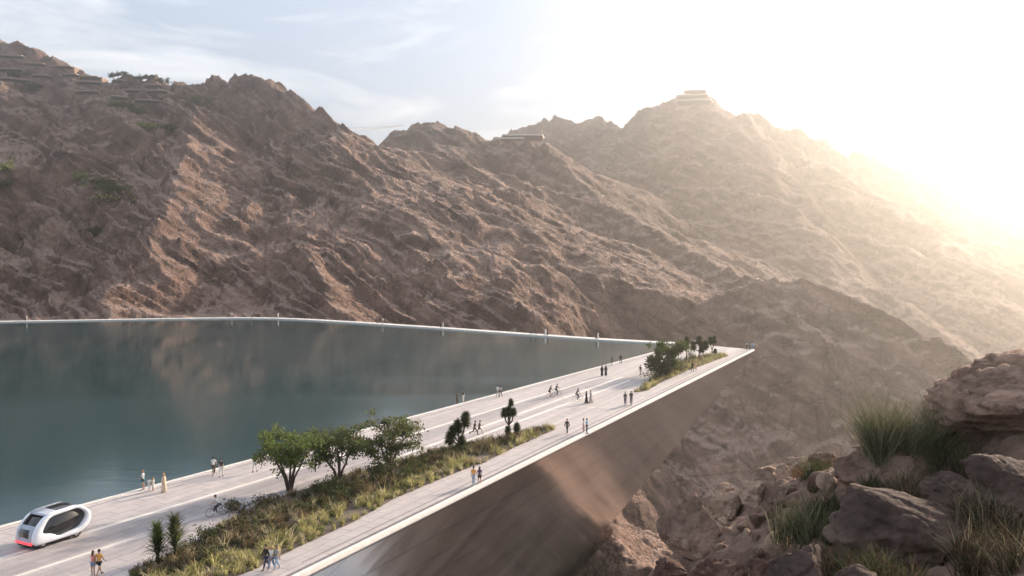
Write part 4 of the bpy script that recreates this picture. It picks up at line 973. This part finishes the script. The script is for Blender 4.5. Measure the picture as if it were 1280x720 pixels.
def loft(name, rings, m, parent, caps=True, smooth=True):
    bm = bmesh.new(); R_ = [[bm.verts.new(p) for p in r] for r in rings]; n = len(rings[0])
    for a, b_ in zip(R_[:-1], R_[1:]):
        for j in range(n): bm.faces.new((a[j], a[(j + 1) % n], b_[(j + 1) % n], b_[j]))
    if caps: bm.faces.new(R_[0][::-1]); bm.faces.new(R_[-1])
    bmesh.ops.recalc_face_normals(bm, faces=bm.faces)
    o = bm_obj(name, bm, m, parent, smooth); return o
def side(P, x, inset=0.0, c=None):
    c = P.mean(0) if c is None else c; Q = c + (P - c) * (1 - inset); return [(x, p[0], p[1]) for p in Q]
pod = empty('pod_vehicle', (0, 0, 0)); tag(pod, 'white rounded driverless pod with big dark side windows and red tail light near the water', 'vehicle')
cc = OUT.mean(0)
shell = loft('body', [side(OUT, -.80, .10, cc), side(OUT, -.72, .07, cc), side(OUT, .72, .07, cc), side(OUT, .80, .10, cc)], M_PGLASS, pod)
def annulus(name, x0, x1, m):
    """thick white hoop between outer and inner outlines, standing proud of the glass"""
    k = len(INN); t = np.linspace(0, 1, len(OUT), endpoint=False)
    def res(P):   # resample both by angle round one centre so hoop quads stay tidy
        c = INN.mean(0); a = np.unwrap(np.arctan2(P[:, 1] - c[1], P[:, 0] - c[0])); 
        if a[-1] < a[0]: a = a[::-1]; P = P[::-1]
        g = np.linspace(-np.pi, np.pi, 96, endpoint=False); aa = np.concatenate([a - 2 * np.pi, a, a + 2 * np.pi]); PP = np.concatenate([P, P, P]); o_ = np.argsort(aa)
        return np.stack([np.interp(g, aa[o_], PP[o_, 0]), np.interp(g, aa[o_], PP[o_, 1])], 1)
    A, B = res(OUT), res(INN); n = 96; V = []; Fx = []
    mid = A * .5 + B * .5; s_ = 1 if x1 > x0 else -1
    prof = [(A, x0), (A, x1 - s_ * .07), (A * .82 + B * .18, x1), (B * .82 + A * .18, x1), (B, x1 - s_ * .05), (B, x0)]
    for P, x in prof: V += [(x, p[0], p[1]) for p in P]
    for q in range(len(prof) - 1):
        for j in range(n): Fx.append((q * n + j, q * n + (j + 1) % n, (q + 1) * n + (j + 1) % n, (q + 1) * n + j))
    o = mesh_obj(name, V, Fx, m, pod, True); return o
annulus('side_frame', .74, 1.05, M_PODW); annulus('side_frame', -.74, -1.05, M_PODW)
# floor pan, roof spine, rear and front panels, lights, wheels and seats
loft('rear_panel', [side(rounded([(-.02, .34), (.06, 1.22), (.40, 1.62), (.46, 1.55), (.16, 1.2), (.10, .34)], .05), x) for x in (-.76, .76)], M_PODG, pod)
loft('rear_window', [side(rounded([(.035, .82), (.075, 1.19), (.385, 1.52), (.36, 1.55), (.045, 1.22), (.005, .82)], .02), x) for x in (-.5, .5)], M_PGLASS, pod)
loft('roof_panel', [side(rounded([(1.0, 2.18), (1.1, 2.30), (2.0, 2.36), (2.0, 2.28)], .03), x) for x in (-.76, .76)], M_PODG, pod)
loft('nose_panel', [side(rounded([(3.75, .34), (4.5, .8), (4.62, 1.3), (4.54, 1.34), (4.4, .85), (3.7, .40)], .05), x) for x in (-.76, .76)], M_PODW, pod)
loft('underbody', [side(rounded([(.12, .16), (.12, .36), (3.9, .36), (3.8, .16)], .06), x) for x in (-.9, .9)], M_PODB, pod)
loft('tail_light', [side(rounded([(-.07, .40), (-.07, .52), (.06, .54), (.06, .38)], .03), x) for x in (-.85, .85)], M_RED, pod)
for x in (-.8, .8):
    for y in (.85, 3.45):
        bm = bmesh.new(); bmesh.ops.create_cone(bm, cap_ends=True, segments=28, radius1=.33, radius2=.33, depth=.22)
        bmesh.ops.bevel(bm, geom=[e for e in bm.edges if e.is_boundary is False and len(e.link_faces[0].verts) + len(e.link_faces[1].verts) > 8], offset=.04, segments=2)
        bmesh.ops.transform(bm, matrix=Matrix.Translation((x, y, .33)) @ Matrix.Rotation(R(90), 4, 'Y'), verts=bm.verts); wh = bm_obj('wheel', bm, M_TYRE, pod)
        bm = bmesh.new(); bmesh.ops.create_cone(bm, cap_ends=True, segments=20, radius1=.2, radius2=.18, depth=.03)
        bmesh.ops.transform(bm, matrix=Matrix.Translation((x + math.copysign(.115, x), y, .33)) @ Matrix.Rotation(R(90 * math.copysign(1, x)), 4, 'Y'), verts=bm.verts); bm_obj('hub', bm, M_STEEL, wh)
pb = onz(41, 690)
pod.rotation_euler = (0, 0, DECK_ANG - math.pi / 2 + R(-1)); px_ = Vector((math.cos(pod.rotation_euler.z), math.sin(pod.rotation_euler.z), 0))
pod.location = Vector(pb) - px_ * 1.0; pod.location.z = 0.012
# ================================================================ foreground hillside
from mathutils import noise as mnoise
HP = [(810,712,17,0),(870,672,16.5,0),(905,632,18,0),(945,618,18,0),(990,600,18,0),(1050,580,17.3,0),(1085,566,16.3,0),(1150,528,15,0),(1200,510,14.5,0),(1280,490,14,0),(1400,470,13.5,0),
      (860,735,13.5,0),(950,690,12.5,0),(1000,725,10,0),(1050,660,12,0),(1100,650,12,0),(1130,705,9,0),(1200,640,10.3,0),(1280,610,9.8,0),(1280,725,6.5,0),(1200,725,7.5,0),(1400,650,7.5,0),(1050,800,7,0),(950,810,9,0),(1500,620,8,0),
      (905,800,22,0),(1050,760,22,0),(1280,690,20,0),(790,900,18,0),(1500,640,19,0),(760,850,13,0),(850,930,9,0),(980,980,6,0),(1200,930,4.5,0)]
HPW = np.array([atY(*p[:3]) for p in HP])
def tps(P, Z):
    n = len(P); d = np.linalg.norm(P[:, None] - P[None], axis=2); Kk = np.where(d > 0, d * d * np.log(d + 1e-9), 0) + 0.05 * np.eye(n)
    A = np.zeros((n + 3, n + 3)); A[:n, :n] = Kk; A[:n, n:] = np.c_[np.ones(n), P]; A[n:, :n] = A[:n, n:].T
    return np.linalg.solve(A, np.r_[Z, 0, 0, 0])
HW = tps(HPW[:, :2], HPW[:, 2])
HULL = [atY(*p)[:2] for p in ((800,720,15),(800,720,18.5),(905,640,20.5),(1050,600,20),(1280,500,17.5),(1600,500,17.5),(1900,640,8),(1900,800,3.2),(1250,900,4),(980,900,7),(850,840,11))]
def hill_z(x, y):
    x = np.asarray(x, float); y = np.asarray(y, float); sh = x.shape; x = x.ravel(); y = y.ravel()
    q = np.stack([x, y], 1)
    # nearest point inside the hull carries the spline, farther out the ground drops away
    ins_ = inside_poly(x, y, HULL); best = np.full(len(x), 1e9); near = q.copy()
    for a, b_ in zip(HULL, HULL[1:] + HULL[:1]):
        d = b_ - a; t = np.clip(((q - a) @ d) / (d @ d), 0, 1); c = a + t[:, None] * d; r = np.linalg.norm(q - c, axis=1)
        k = (r < best) & ~ins_; near[k] = c[k]; best = np.where(r < best, r, best)
    d = np.linalg.norm(near[:, None] - HPW[None, :, :2], axis=2); B = d * d * np.log(d + 1e-9)
    z = B @ HW[:-3] + HW[-3] + near @ HW[-2:]
    z = z - np.where(ins_, 0, 1.25 * best)
    return z.reshape(sh)
xs = np.concatenate([np.linspace(-34, 1.2, 45)[:-1], np.linspace(1.2, 13, 250)[:-1], np.linspace(13, 55, 45)]); ys = np.concatenate([np.linspace(-30, 3.5, 35)[:-1], np.linspace(3.5, 21, 300)[:-1], np.linspace(21, 75, 55)])
GX, GY = np.meshgrid(xs, ys); GZ = hill_z(GX, GY)
GZ = GZ - 0.28 + 0.18 * fbm(GX / 1.6, GY / 1.6, 5, gain=.55) + 0.12 * (ridged(GX / .7 + 5, GY / .7, 4) - .8)
GZ = np.where((GX ** 2 + GY ** 2) < 9, np.minimum(GZ, CAM_H - 1.9), GZ)
n1_, n2_ = GX.shape; ii = np.arange(n1_ * n2_).reshape(n1_, n2_)
M_NEAR = rock_mat('hillside_ground', (0.085, 0.052, 0.039), (0.27, 0.17, 0.125), 1.3, 0.05, 9.0, sand=(0.235, 0.155, 0.115))
hill = np_mesh('hillside', np.stack([GX, GY, GZ], -1).reshape(-1, 3), np.stack([ii[:-1, :-1], ii[:-1, 1:], ii[1:, 1:], ii[1:, :-1]], -1).reshape(-1, 4), M_NEAR); tag(hill, kind='structure')
BR_TAN = rock_mat('boulder_tan', (0.30, 0.20, 0.14), (0.62, 0.46, 0.35), 1.2, 0.07, 7, strata=1.4)
BR_RED = rock_mat('boulder_red', (0.075, 0.042, 0.032), (0.22, 0.13, 0.10), 1.2, 0.07, 7, strata=1.4)
BR_MID = rock_mat('boulder_brown', (0.17, 0.105, 0.077), (0.44, 0.295, 0.22), 1.2, 0.07, 7, strata=1.4)
BR_GREY = rock_mat('boulder_grey', (0.055, 0.038, 0.032), (0.175, 0.122, 0.10), 1.2, 0.07, 7, strata=1.4)
BR_LAY = rock_mat('boulder_layered', (0.17, 0.10, 0.072), (0.54, 0.37, 0.275), 1.0, 0.08, 7, strata=3.5)
def boulder(px, py, Y, w_, h_, dep, m, label, seed, rz=None, facets=16, peak=0.0, layers=0.0, name='boulder', sub=5, sink=0.0, tilt=0.0):
    rng = np.random.default_rng(seed); c = atY(px, py, Y); k = Y / F_PX
    bm = bmesh.new(); bmesh.ops.create_icosphere(bm, subdivisions=sub, radius=1)
    V = np.array([v.co[:] for v in bm.verts])
    for i in range(facets):
        n = rng.normal(0, 1, 3); n /= np.linalg.norm(n); d = rng.uniform(.46, .84); s_ = V @ n - d
        V = V - np.where(s_ > 0, s_ * .985, 0)[:, None] * n
    if peak: V[:, :2] *= (1 - peak * np.clip((V[:, 2:] + .5) / 1.4, 0, 1))
    ex = np.abs(V).max(0); V = V / ex
    S_ = np.array([w_ * k / 2, dep / 2, h_ * k / 2]); W = V * S_
    off = rng.uniform(0, 99, 3); L_ = float(np.mean(S_))
    nr = V / (np.linalg.norm(V, axis=1)[:, None] + 1e-6)
    D = np.array([mnoise.fractal(Vector(p / L_ * 1.1 + off), 0.6, 2.1, 7) * .075 - .10 * max(0, .16 - abs(mnoise.noise(Vector(p / L_ * 1.7 + off)))) / .16 - .05 * max(0, .12 - abs(mnoise.noise(Vector(p / L_ * 4.3 - off)))) / .12 for p in W]) * L_
    W = W + nr * D[:, None]
    if layers:
        q = W[:, 2] + .10 * W[:, 0] + .05 * W[:, 1]; f = q / layers + .35 * np.array([mnoise.noise(Vector(p * .8 + off)) for p in W]); f = f - np.floor(f)
        W[:, :2] *= 1 + (.07 * layers / .25) * (np.where(f < .7, f / .7, (1 - f) / .3) - .5)[:, None]
    for v, p in zip(bm.verts, W): v.co = p
    o = bm_obj(name, bm, m, None, True); o.location = c + np.array([0, 0, -sink]); o.rotation_euler = (0, R(tilt), R(rng.uniform(-25, 25) if rz is None else rz))
    tag(o, label, 'rock', 'boulders on the near hillside'); return o
boulder(864, 664, 15.6, 92, 100, 1.15, BR_MID, 'tall peaked reddish boulder at the left end of the rocky slope', 102, 0, 14, .55)
boulder(903, 641, 16.4, 58, 52, .8, BR_TAN, 'pale smooth boulder leaning against the right side of the peaked one', 103)
boulder(907, 611, 17.2, 27, 22, .35, BR_TAN, 'small pale rock perched on the skyline above the peaked boulder', 104)
boulder(940, 619, 16.8, 52, 40, .8, BR_TAN, 'orange tan boulder with a shaded underside right of the small perched rock', 105)
boulder(968, 598, 17.2, 62, 42, .9, BR_TAN, 'broad tan boulder on the skyline with a bright flat top', 106)
boulder(995, 582, 17.6, 42, 30, .6, BR_TAN, 'small angular tan boulder at the upper end of the lit row', 107)
boulder(1032, 578, 17.0, 46, 36, .7, BR_MID, 'reddish boulder just left of the pink rounded one, behind green grass', 108)
boulder(1095, 588, 13.6, 130, 74, 1.5, BR_MID, 'large rounded pink boulder below the tallest grass clump', 109, 5, 15)
boulder(1132, 662, 9.8, 205, 105, 1.6, BR_GREY, 'largest dark grey boulder low in the middle of the slope', 110, 8, 16, 0, .22, tilt=8)
boulder(997, 712, 8.8, 98, 62, .8, BR_GREY, 'flat tilted grey slab at the bottom of the slope', 111, 10, 14, 0, 0, tilt=-20)
boulder(836, 716, 13.6, 52, 40, .5, BR_RED, 'small dark boulder at the lower left foot of the slope', 112)
boulder(897, 716, 13.2, 78, 46, .8, BR_RED, 'low dark red boulder below the peaked one', 113)
boulder(1318, 522, 13.4, 305, 165, 4.4, BR_LAY, 'huge layered outcrop with a sunlit top at the right edge', 114, -10, 3, 0, .13, 'rock_outcrop', 6, 0, -7)
boulder(1262, 612, 9.8, 110, 80, 1.1, BR_GREY, 'dark grey boulder under the layered outcrop at the right edge', 115)
boulder(1192, 612, 11.2, 78, 52, .9, BR_GREY, 'dark angular rock between the grey boulders and the grass', 116)
boulder(1085, 556, 15.8, 46, 22, .5, BR_TAN, 'small sunlit rock at the left foot of the tallest grass clump', 117)
boulder(1062, 728, 7.4, 60, 46, .5, BR_GREY, 'small grey rock at the bottom edge right of the tilted slab', 118)
boulder(955, 712, 11.5, 60, 36, .6, BR_RED, 'reddish rock left of the tilted grey slab', 119)
rs = np.random.default_rng(77); st0 = []
for k in range(5):
    bm = bmesh.new(); bmesh.ops.create_icosphere(bm, subdivisions=3, radius=1); off = rs.uniform(0, 50, 3)
    for i in range(6):
        n = rs.normal(0, 1, 3); n /= np.linalg.norm(n)
        for v in bm.verts:
            s_ = float(np.dot(v.co, n)) - rs.uniform(.55, .6)
            if s_ > 0: v.co -= Vector(n) * s_
    for v in bm.verts: v.co += v.co.normalized() * mnoise.fractal(v.co * 1.3 + Vector(off), .8, 2, 4) * .14
    me = bpy.data.meshes.new('stone'); bm.to_mesh(me); bm.free(); me.materials.append(None); me.polygons.foreach_set('use_smooth', [True] * len(me.polygons)); st0.append(me)
for k in range(110):
    px, py = (rs.uniform(850, 1270), rs.uniform(590, 720)) if k > 45 else (rs.uniform(850, 1060), rs.uniform(585, 715)); Y = rs.uniform(10, 17.5)
    x = (px - 640) / F_PX * Y; z = float(hill_z(np.array([x]), np.array([Y]))[0]) - .28; s_ = rs.choice([.06, .08, .1, .14, .2], p=[.3, .25, .2, .15, .1])
    o = link(bpy.data.objects.new('stone', st0[k % 5])); o.location = (x, Y, z + .05); o.scale = s_ * rs.uniform(.7, 1.3, 3); o.rotation_euler = rs.uniform(0, 6, 3)
    setmat(o, [BR_TAN, BR_MID, BR_TAN, BR_MID, BR_RED][k % 5]); tag(o, 'small loose stone lying on the gravelly ground between the boulders', 'stone', 'loose stones between the boulders')
GF = [leaf_mat('tuft_green', (.12, .125, .062), .22), leaf_mat('tuft_pale', (.26, .22, .14), .22), leaf_mat('tuft_brown', (.11, .072, .048), .22), leaf_mat('tuft_dark', (.04, .05, .025), .22)]
def tuft(px, py, Y, h, wd, pal, label, seed, n=900, lean=.45, twigs=0):
    rng = np.random.default_rng(seed); c = atY(px, py, Y); o = empty('grass_tuft', c); tag(o, label, 'grass', 'grass clumps on the near hillside')
    k = 9; cc_ = rng.normal(0, 1, (k, 3)) * np.array([wd * .24, wd * .2, 0]); parts = []
    for i in range(k):
        b_ = cc_[i] + rng.normal(0, .055, (n // k, 3)) * np.array([1, 1, .2]); b_[:, 2] -= .08 + .15 * rng.random(n // k)
        V, Fx = blades(b_, n // k, h * rng.uniform(.75, 1.1), .0105, lean, rng, .55); parts.append((V, Fx, np.tile(rng.choice(pal, n // k), 3)))
    V, Fx, Mi = merge(parts); np_mesh('blades', V, Fx, GF, o, False, Mi)
    b_ = np.repeat(cc_, 22, 0) + rng.normal(0, .07, (k * 22, 3)) * np.array([1, 1, .1]); V, Fx = blades(b_, k * 22, h * .38, .012, 1.1, rng, .7)
    np_mesh('dry_thatch', V, Fx, GF[2], o, False)
tuft(1122, 562, 13.4, 1.1, 1.1, [0, 0, 1, 1, 0], 'tallest green topped grass clump on the skyline beside the layered outcrop', 201, 1500, .5)
tuft(1172, 565, 13.6, .9, .9, [0, 1, 3, 2], 'dense grass clump touching the shaded face of the layered outcrop', 202, 1000)
tuft(1208, 592, 12.6, .75, .7, [3, 3, 0, 2], 'dark green grass clump in the shade below the layered outcrop', 203, 800)
tuft(1022, 606, 16.0, .75, .55, [0, 0, 3, 0], 'bright green small grass clump left of the pink boulder', 204, 800)
tuft(1008, 672, 12.4, .85, .62, [0, 0, 1, 3], 'upright green grass clump left of the largest grey boulder', 205, 1000, .38)
tuft(1095, 615, 12.6, .5, .6, [3, 3, 0], 'short dark grass clump between the pink and the grey boulder', 206, 700)
tuft(1142, 618, 12.0, .6, .6, [2, 2, 1], 'dry reddish brown grass clump on top of the grey boulder', 207, 700, .55)
tuft(1250, 715, 8.2, .75, .7, [2, 2, 3, 1], 'wiry brown grass clump at the bottom right corner', 208, 900, .55)
tuft(1065, 715, 8.6, .45, .6, [3, 2, 3], 'dark low grass clump right of the tilted slab', 209, 800, .6)
tuft(1110, 722, 7.8, .42, .6, [3, 0, 2], 'low mixed grass clump at the bottom edge under the largest grey boulder', 210, 800, .6)
tuft(1035, 640, 12.8, .55, .4, [3, 0, 2], 'thin grass clump tucked against the left side of the grey boulder', 211, 500)
tuft(1225, 655, 9.4, .6, .55, [2, 3, 1], 'brown grass clump in front of the right dark grey boulder', 212, 600, .55)
# ================================================================ buildings, gardens and trees on the mountains
def hit(px, py):
    d = ray(px, py); a = math.atan2(d[0], d[1]); el = d[2] / math.hypot(d[0], d[1])
    j = int(round((a - az[0]) / (az[-1] - az[0]) * (na - 1))); colz = Hh[:, j]; e_ = (colz - CAM_H) / r_grid
    i = np.nonzero((e_ >= el) & (r_grid > 250))[0]
    i = i[0] if len(i) else int(np.argmax(np.where(r_grid > 250, e_, -9)))
    return np.array([r_grid[i] * math.sin(a), r_grid[i] * math.cos(a), colz[i]])
M_SLAB = mat('terrace_slab', (.44, .32, .25), .8, noise=.15, nscale=.3); M_RWALL = mat('rammed_earth', (.26, .165, .12), .9, noise=.25, nscale=.4); M_GLZ = mat('dark_glazing', (.035, .026, .022), .5); M_PALE = mat('pale_slab', (.70, .62, .54), .7, noise=.1, nscale=.2)
def box(name, x0, x1, y0, y1, z0, z1, m, parent, bev=0.0, taper=0.0):
    bm = bmesh.new(); bmesh.ops.create_cube(bm, size=1)
    for v in bm.verts:
        q = np.array(v.co) + .5; v.co = (x0 + (x1 - x0) * (q[0] if q[1] > .5 else .5 + (q[0] - .5) * (1 - taper)), y0 + (y1 - y0) * q[1], z0 + (z1 - z0) * q[2])
    if bev: bmesh.ops.bevel(bm, geom=list(bm.edges), offset=bev, segments=1)
    return bm_obj(name, bm, m, parent)
def terrace(px, py, wpx, label, roof=M_SLAB, hgt=2.3, group='terraced houses on the mountain top', fwd=2.8, deep=12.0, tiers=1):
    p = hit(px, py); Y = p[1]; W = wpx / F_PX * Y; a = -math.atan2(p[0], p[1])
    rg = random.Random(int(px * 7 + py)); o = empty('terrace_house', p, a * .6 + rg.uniform(-.3, .3)); W *= rg.uniform(.75, 1.25); tag(o, label, 'house', group)
    for t_ in range(tiers):
        z = t_ * (hgt + .9) - .4; s_ = 1 - .22 * t_; yy = t_ * 3.5
        box('wall', -W * .46 * s_, W * .46 * s_, yy - fwd + 2.4, yy + deep, z - 3 * (t_ == 0), z + hgt, M_RWALL, o)
        g = box('window', -W * .43 * s_, W * .40 * s_, yy - fwd + 2.3, yy - fwd + 2.39, z + .3, z + hgt - .4, M_GLZ, o)
        box('roof', -W / 2 * s_, W / 2 * s_, yy - fwd, yy + deep + 1, z + hgt + .003, z + hgt + .55, roof, o, .12, .3)
    return o
TH = [(16,74,34,'upper sand roofed terrace house at the left end of the crest'),(44,84,30,'terrace house with a brown wall just below the first crest roof'),(78,88,30,'terrace house on the crest left of the acacia trees'),(14,92,30,'terrace house at the left edge, second row from the top'),(52,98,36,'long terrace house in the third row near the left edge'),(88,97,26,'short terrace house stepping down below the crest line'),
      (20,104,34,'lowest terrace house at the left edge'),(108,100,34,'long terrace house directly under the acacia trees, top of its stack'),(112,109,38,'long terrace house second in the stack under the acacia trees'),(110,118,34,'third terrace house down in the stack under the acacia trees'),(150,108,26,'terrace house right of the long stack near the saddle'),(165,117,40,'longest terrace house in the saddle of the crest'),(192,112,30,'terrace house just left of the main summit, upper one'),(196,122,36,'terrace house just left of the main summit, middle one'),(186,131,30,'terrace house just left of the main summit, lowest one'),(150,126,30,'terrace house above the upper green garden')]
for a in TH: terrace(*a)
def garden(px, py, wpx, label, mats, seed, h=2.2, name='hillside_shrub', n=700, group='green shrubs on the mountain gardens'):
    rng = np.random.default_rng(seed); p = hit(px, py); W = wpx / F_PX * p[1]; o = empty(name, p, -math.atan2(p[0], p[1])); tag(o, label, 'shrub', group)
    c = rng.normal(0, 1, (40, 3)) * np.array([W * .26, 2.2, .5]); c[:, 2] = rng.uniform(.3, h, 40) + np.maximum(0, c[:, 1]) * .5
    wd = [(*tube([(0, 0, -1.5), (q[0] * .45, q[1] * .45, q[2] * .3 - .6), (q[0], q[1], q[2])], [.2, .13, .06], 4), 0) for q in c[:10]]
    V, Fx, Mi = merge(wd); np_mesh('stem', V, Fx, BARK, o, True, Mi)
    V, Fx = leaves(c, n, .8, .65, rng); np_mesh('foliage', V, Fx, mats, o, False, np.tile(rng.integers(0, len(mats), n), 2))
GY = [LEAF_L, GR_Y, LEAF_G]; GD = [LEAF_D, LEAF_O]
for i, (px, py, w_, lab, mt) in enumerate([(20,97,30,'olive shrub patch between the terrace houses at the left edge',[LEAF_O, LEAF_D]),(45,112,30,'dark olive shrubs below the left terrace houses',[LEAF_O, LEAF_D]),(155,134,38,'long dark green shrub strip under the saddle houses',GD),(172,141,22,'small green shrub patch right of the dark strip',[LEAF_G, LEAF_O]),(190,161,32,'bright yellow green shrub patch below the saddle',GY),(212,166,22,'dark shrub patch right of the bright yellow green one',GD),(248,128,30,'green shrubs on the spur left of the main summit',[LEAF_G, LEAF_O]),(5,215,14,'bright yellow green shrub at the left edge of the photo',GY),(6,238,20,'dark shrub under the bright one at the left edge',GD),(104,224,18,'small bright shrub strip left of the gully gardens',GY),(128,231,44,'upper dark shrub belt in the gully',GD),(134,243,46,'middle dark green shrub belt in the gully',[LEAF_D, LEAF_G]),(138,252,44,'lower shrub belt with yellow tops in the gully',[LEAF_D, GR_Y]),(122,294,36,'dark shrubs low in the gully above the shore',GD)]):
    garden(px, py, w_, lab, mt, 300 + i)
for i, (px, py, w_, lab) in enumerate([(142,97,11,'smallest acacia on the crest, leftmost of the row'),(153,97,12,'acacia on the crest, second from the left'),(176,99,13,'flat topped acacia in the middle of the crest row'),(187,100,14,'wide acacia on the crest, second from the right'),(204,103,16,'widest acacia nearest the summit on the crest')]):
    p = hit(px, py + 5); k = p[1] / F_PX
    tree(Vector(p), 10 * k, w_ * k * .55, lab, [LEAF_D, LEAF_O, LEAF_D], 400 + i, 3, 700, 'tree', 'acacia_tree', 0, .5, .45, 'acacia trees on the crest', .55)
# summit lodge, ridge pavilion and footbridge
def lodge(px, py, wpx, name, label, tiers, m):
    p = hit(px, py); W = wpx / F_PX * p[1]; o = empty(name, p, -math.atan2(p[0], p[1])); tag(o, label, 'building', None)
    for t_, (w_, dx, hh) in enumerate(tiers):
        z = sum(q[2] + 1.2 for q in tiers[:t_]) - 2; x = dx * W
        box('wall', x - W * w_ * .44, x + W * w_ * .44, -3 + 4 * t_, 22, z - (22 if t_ == 0 else 0), z + hh, M_RWALL if t_ % 2 else M_SLAB, o)
        box('window', x - W * w_ * .40, x + W * w_ * .40, -3.15 + 4 * t_, -3.04 + 4 * t_, z + .6, z + hh - .6, M_GLZ, o)
        box('roof', x - W * w_ / 2, x + W * w_ / 2, -7 + 4 * t_, 23, z + hh + .003, z + hh + 1.2, m, o, .2, .12)
lodge(867, 132, 48, 'summit_lodge', 'flat roofed tiered lodge crowning the highest peak', [(1.0, 0, 7), (.9, -.03, 6), (.62, .04, 5)], M_PALE)
lodge(652, 178, 56, 'ridge_pavilion', 'low pale pavilion with two flat roofs on the ridge right of the footbridge', [(.62, -.22, 2), (1.0, .02, 2.2)], M_PALE)
fa = hit(448, 163); fb = hit(500, 161); fa = fa + np.array([0, 0, 1.5]); fb[2] = atY(503, 157, fb[1])[2]; fa[2] = atY(449, 160.5, fa[1])[2]
fo = empty('footbridge', fa); tag(fo, 'thin suspended footbridge spanning the saddle between two ridges', 'bridge')
d = fb - fa; n_ = 24; sg = np.cross(d, [0, 0, 1.0]); sg = sg / np.linalg.norm(sg)
sagp = [d * (-.22 + 1.30 * i / n_) + np.array([0, 0, -0.9 * math.sin(math.pi * i / n_)]) for i in range(n_ + 1)]
V = []; Fx = []
for p in sagp: V += [p + sg * 1.2, p - sg * 1.2, p - sg * 1.2 - np.array([0, 0, .45]), p + sg * 1.2 - np.array([0, 0, .45])]
for i in range(n_):
    for j in range(4): Fx.append((4 * i + j, 4 * i + (j + 1) % 4, 4 * i + 4 + (j + 1) % 4, 4 * i + 4 + j))
M_BR = mat('bridge_metal', (.09, .08, .075), .6); mesh_obj('bridge_deck', V, Fx, M_BR, fo)
for s_ in (-1, 1):
    V, Fx = tube([p + sg * 1.1 * s_ + np.array([0, 0, 1.0]) for p in sagp], [.06] * len(sagp), 5); np_mesh('handrail', V, Fx, M_BR, fo)
# ---------------------------------------------------------------- haze
bm = bmesh.new()
bmesh.ops.create_cube(bm, size=1)
lo = np.array((-1800.0, -60.0, -125.0)); hi = np.array((1900.0, 2600.0, 345.0))
for v in bm.verts: v.co = Vector(lo + (np.array(v.co) + 0.5) * (hi - lo))
mh = bpy.data.materials.new('haze_air'); mh.use_nodes = True
mh.node_tree.nodes.remove(mh.node_tree.nodes['Principled BSDF'])
pv = mh.node_tree.nodes.new('ShaderNodeVolumePrincipled'); pv.inputs['Color'].default_value = (1.0, 0.93, 0.86, 1)
pv.inputs['Density'].default_value = 0.00045; pv.inputs['Anisotropy'].default_value = 0.86
mh.node_tree.links.new(pv.outputs[0], mh.node_tree.nodes['Material Output'].inputs['Volume'])
hz = bm_obj('haze', bm, mh); tag(hz, kind='stuff')
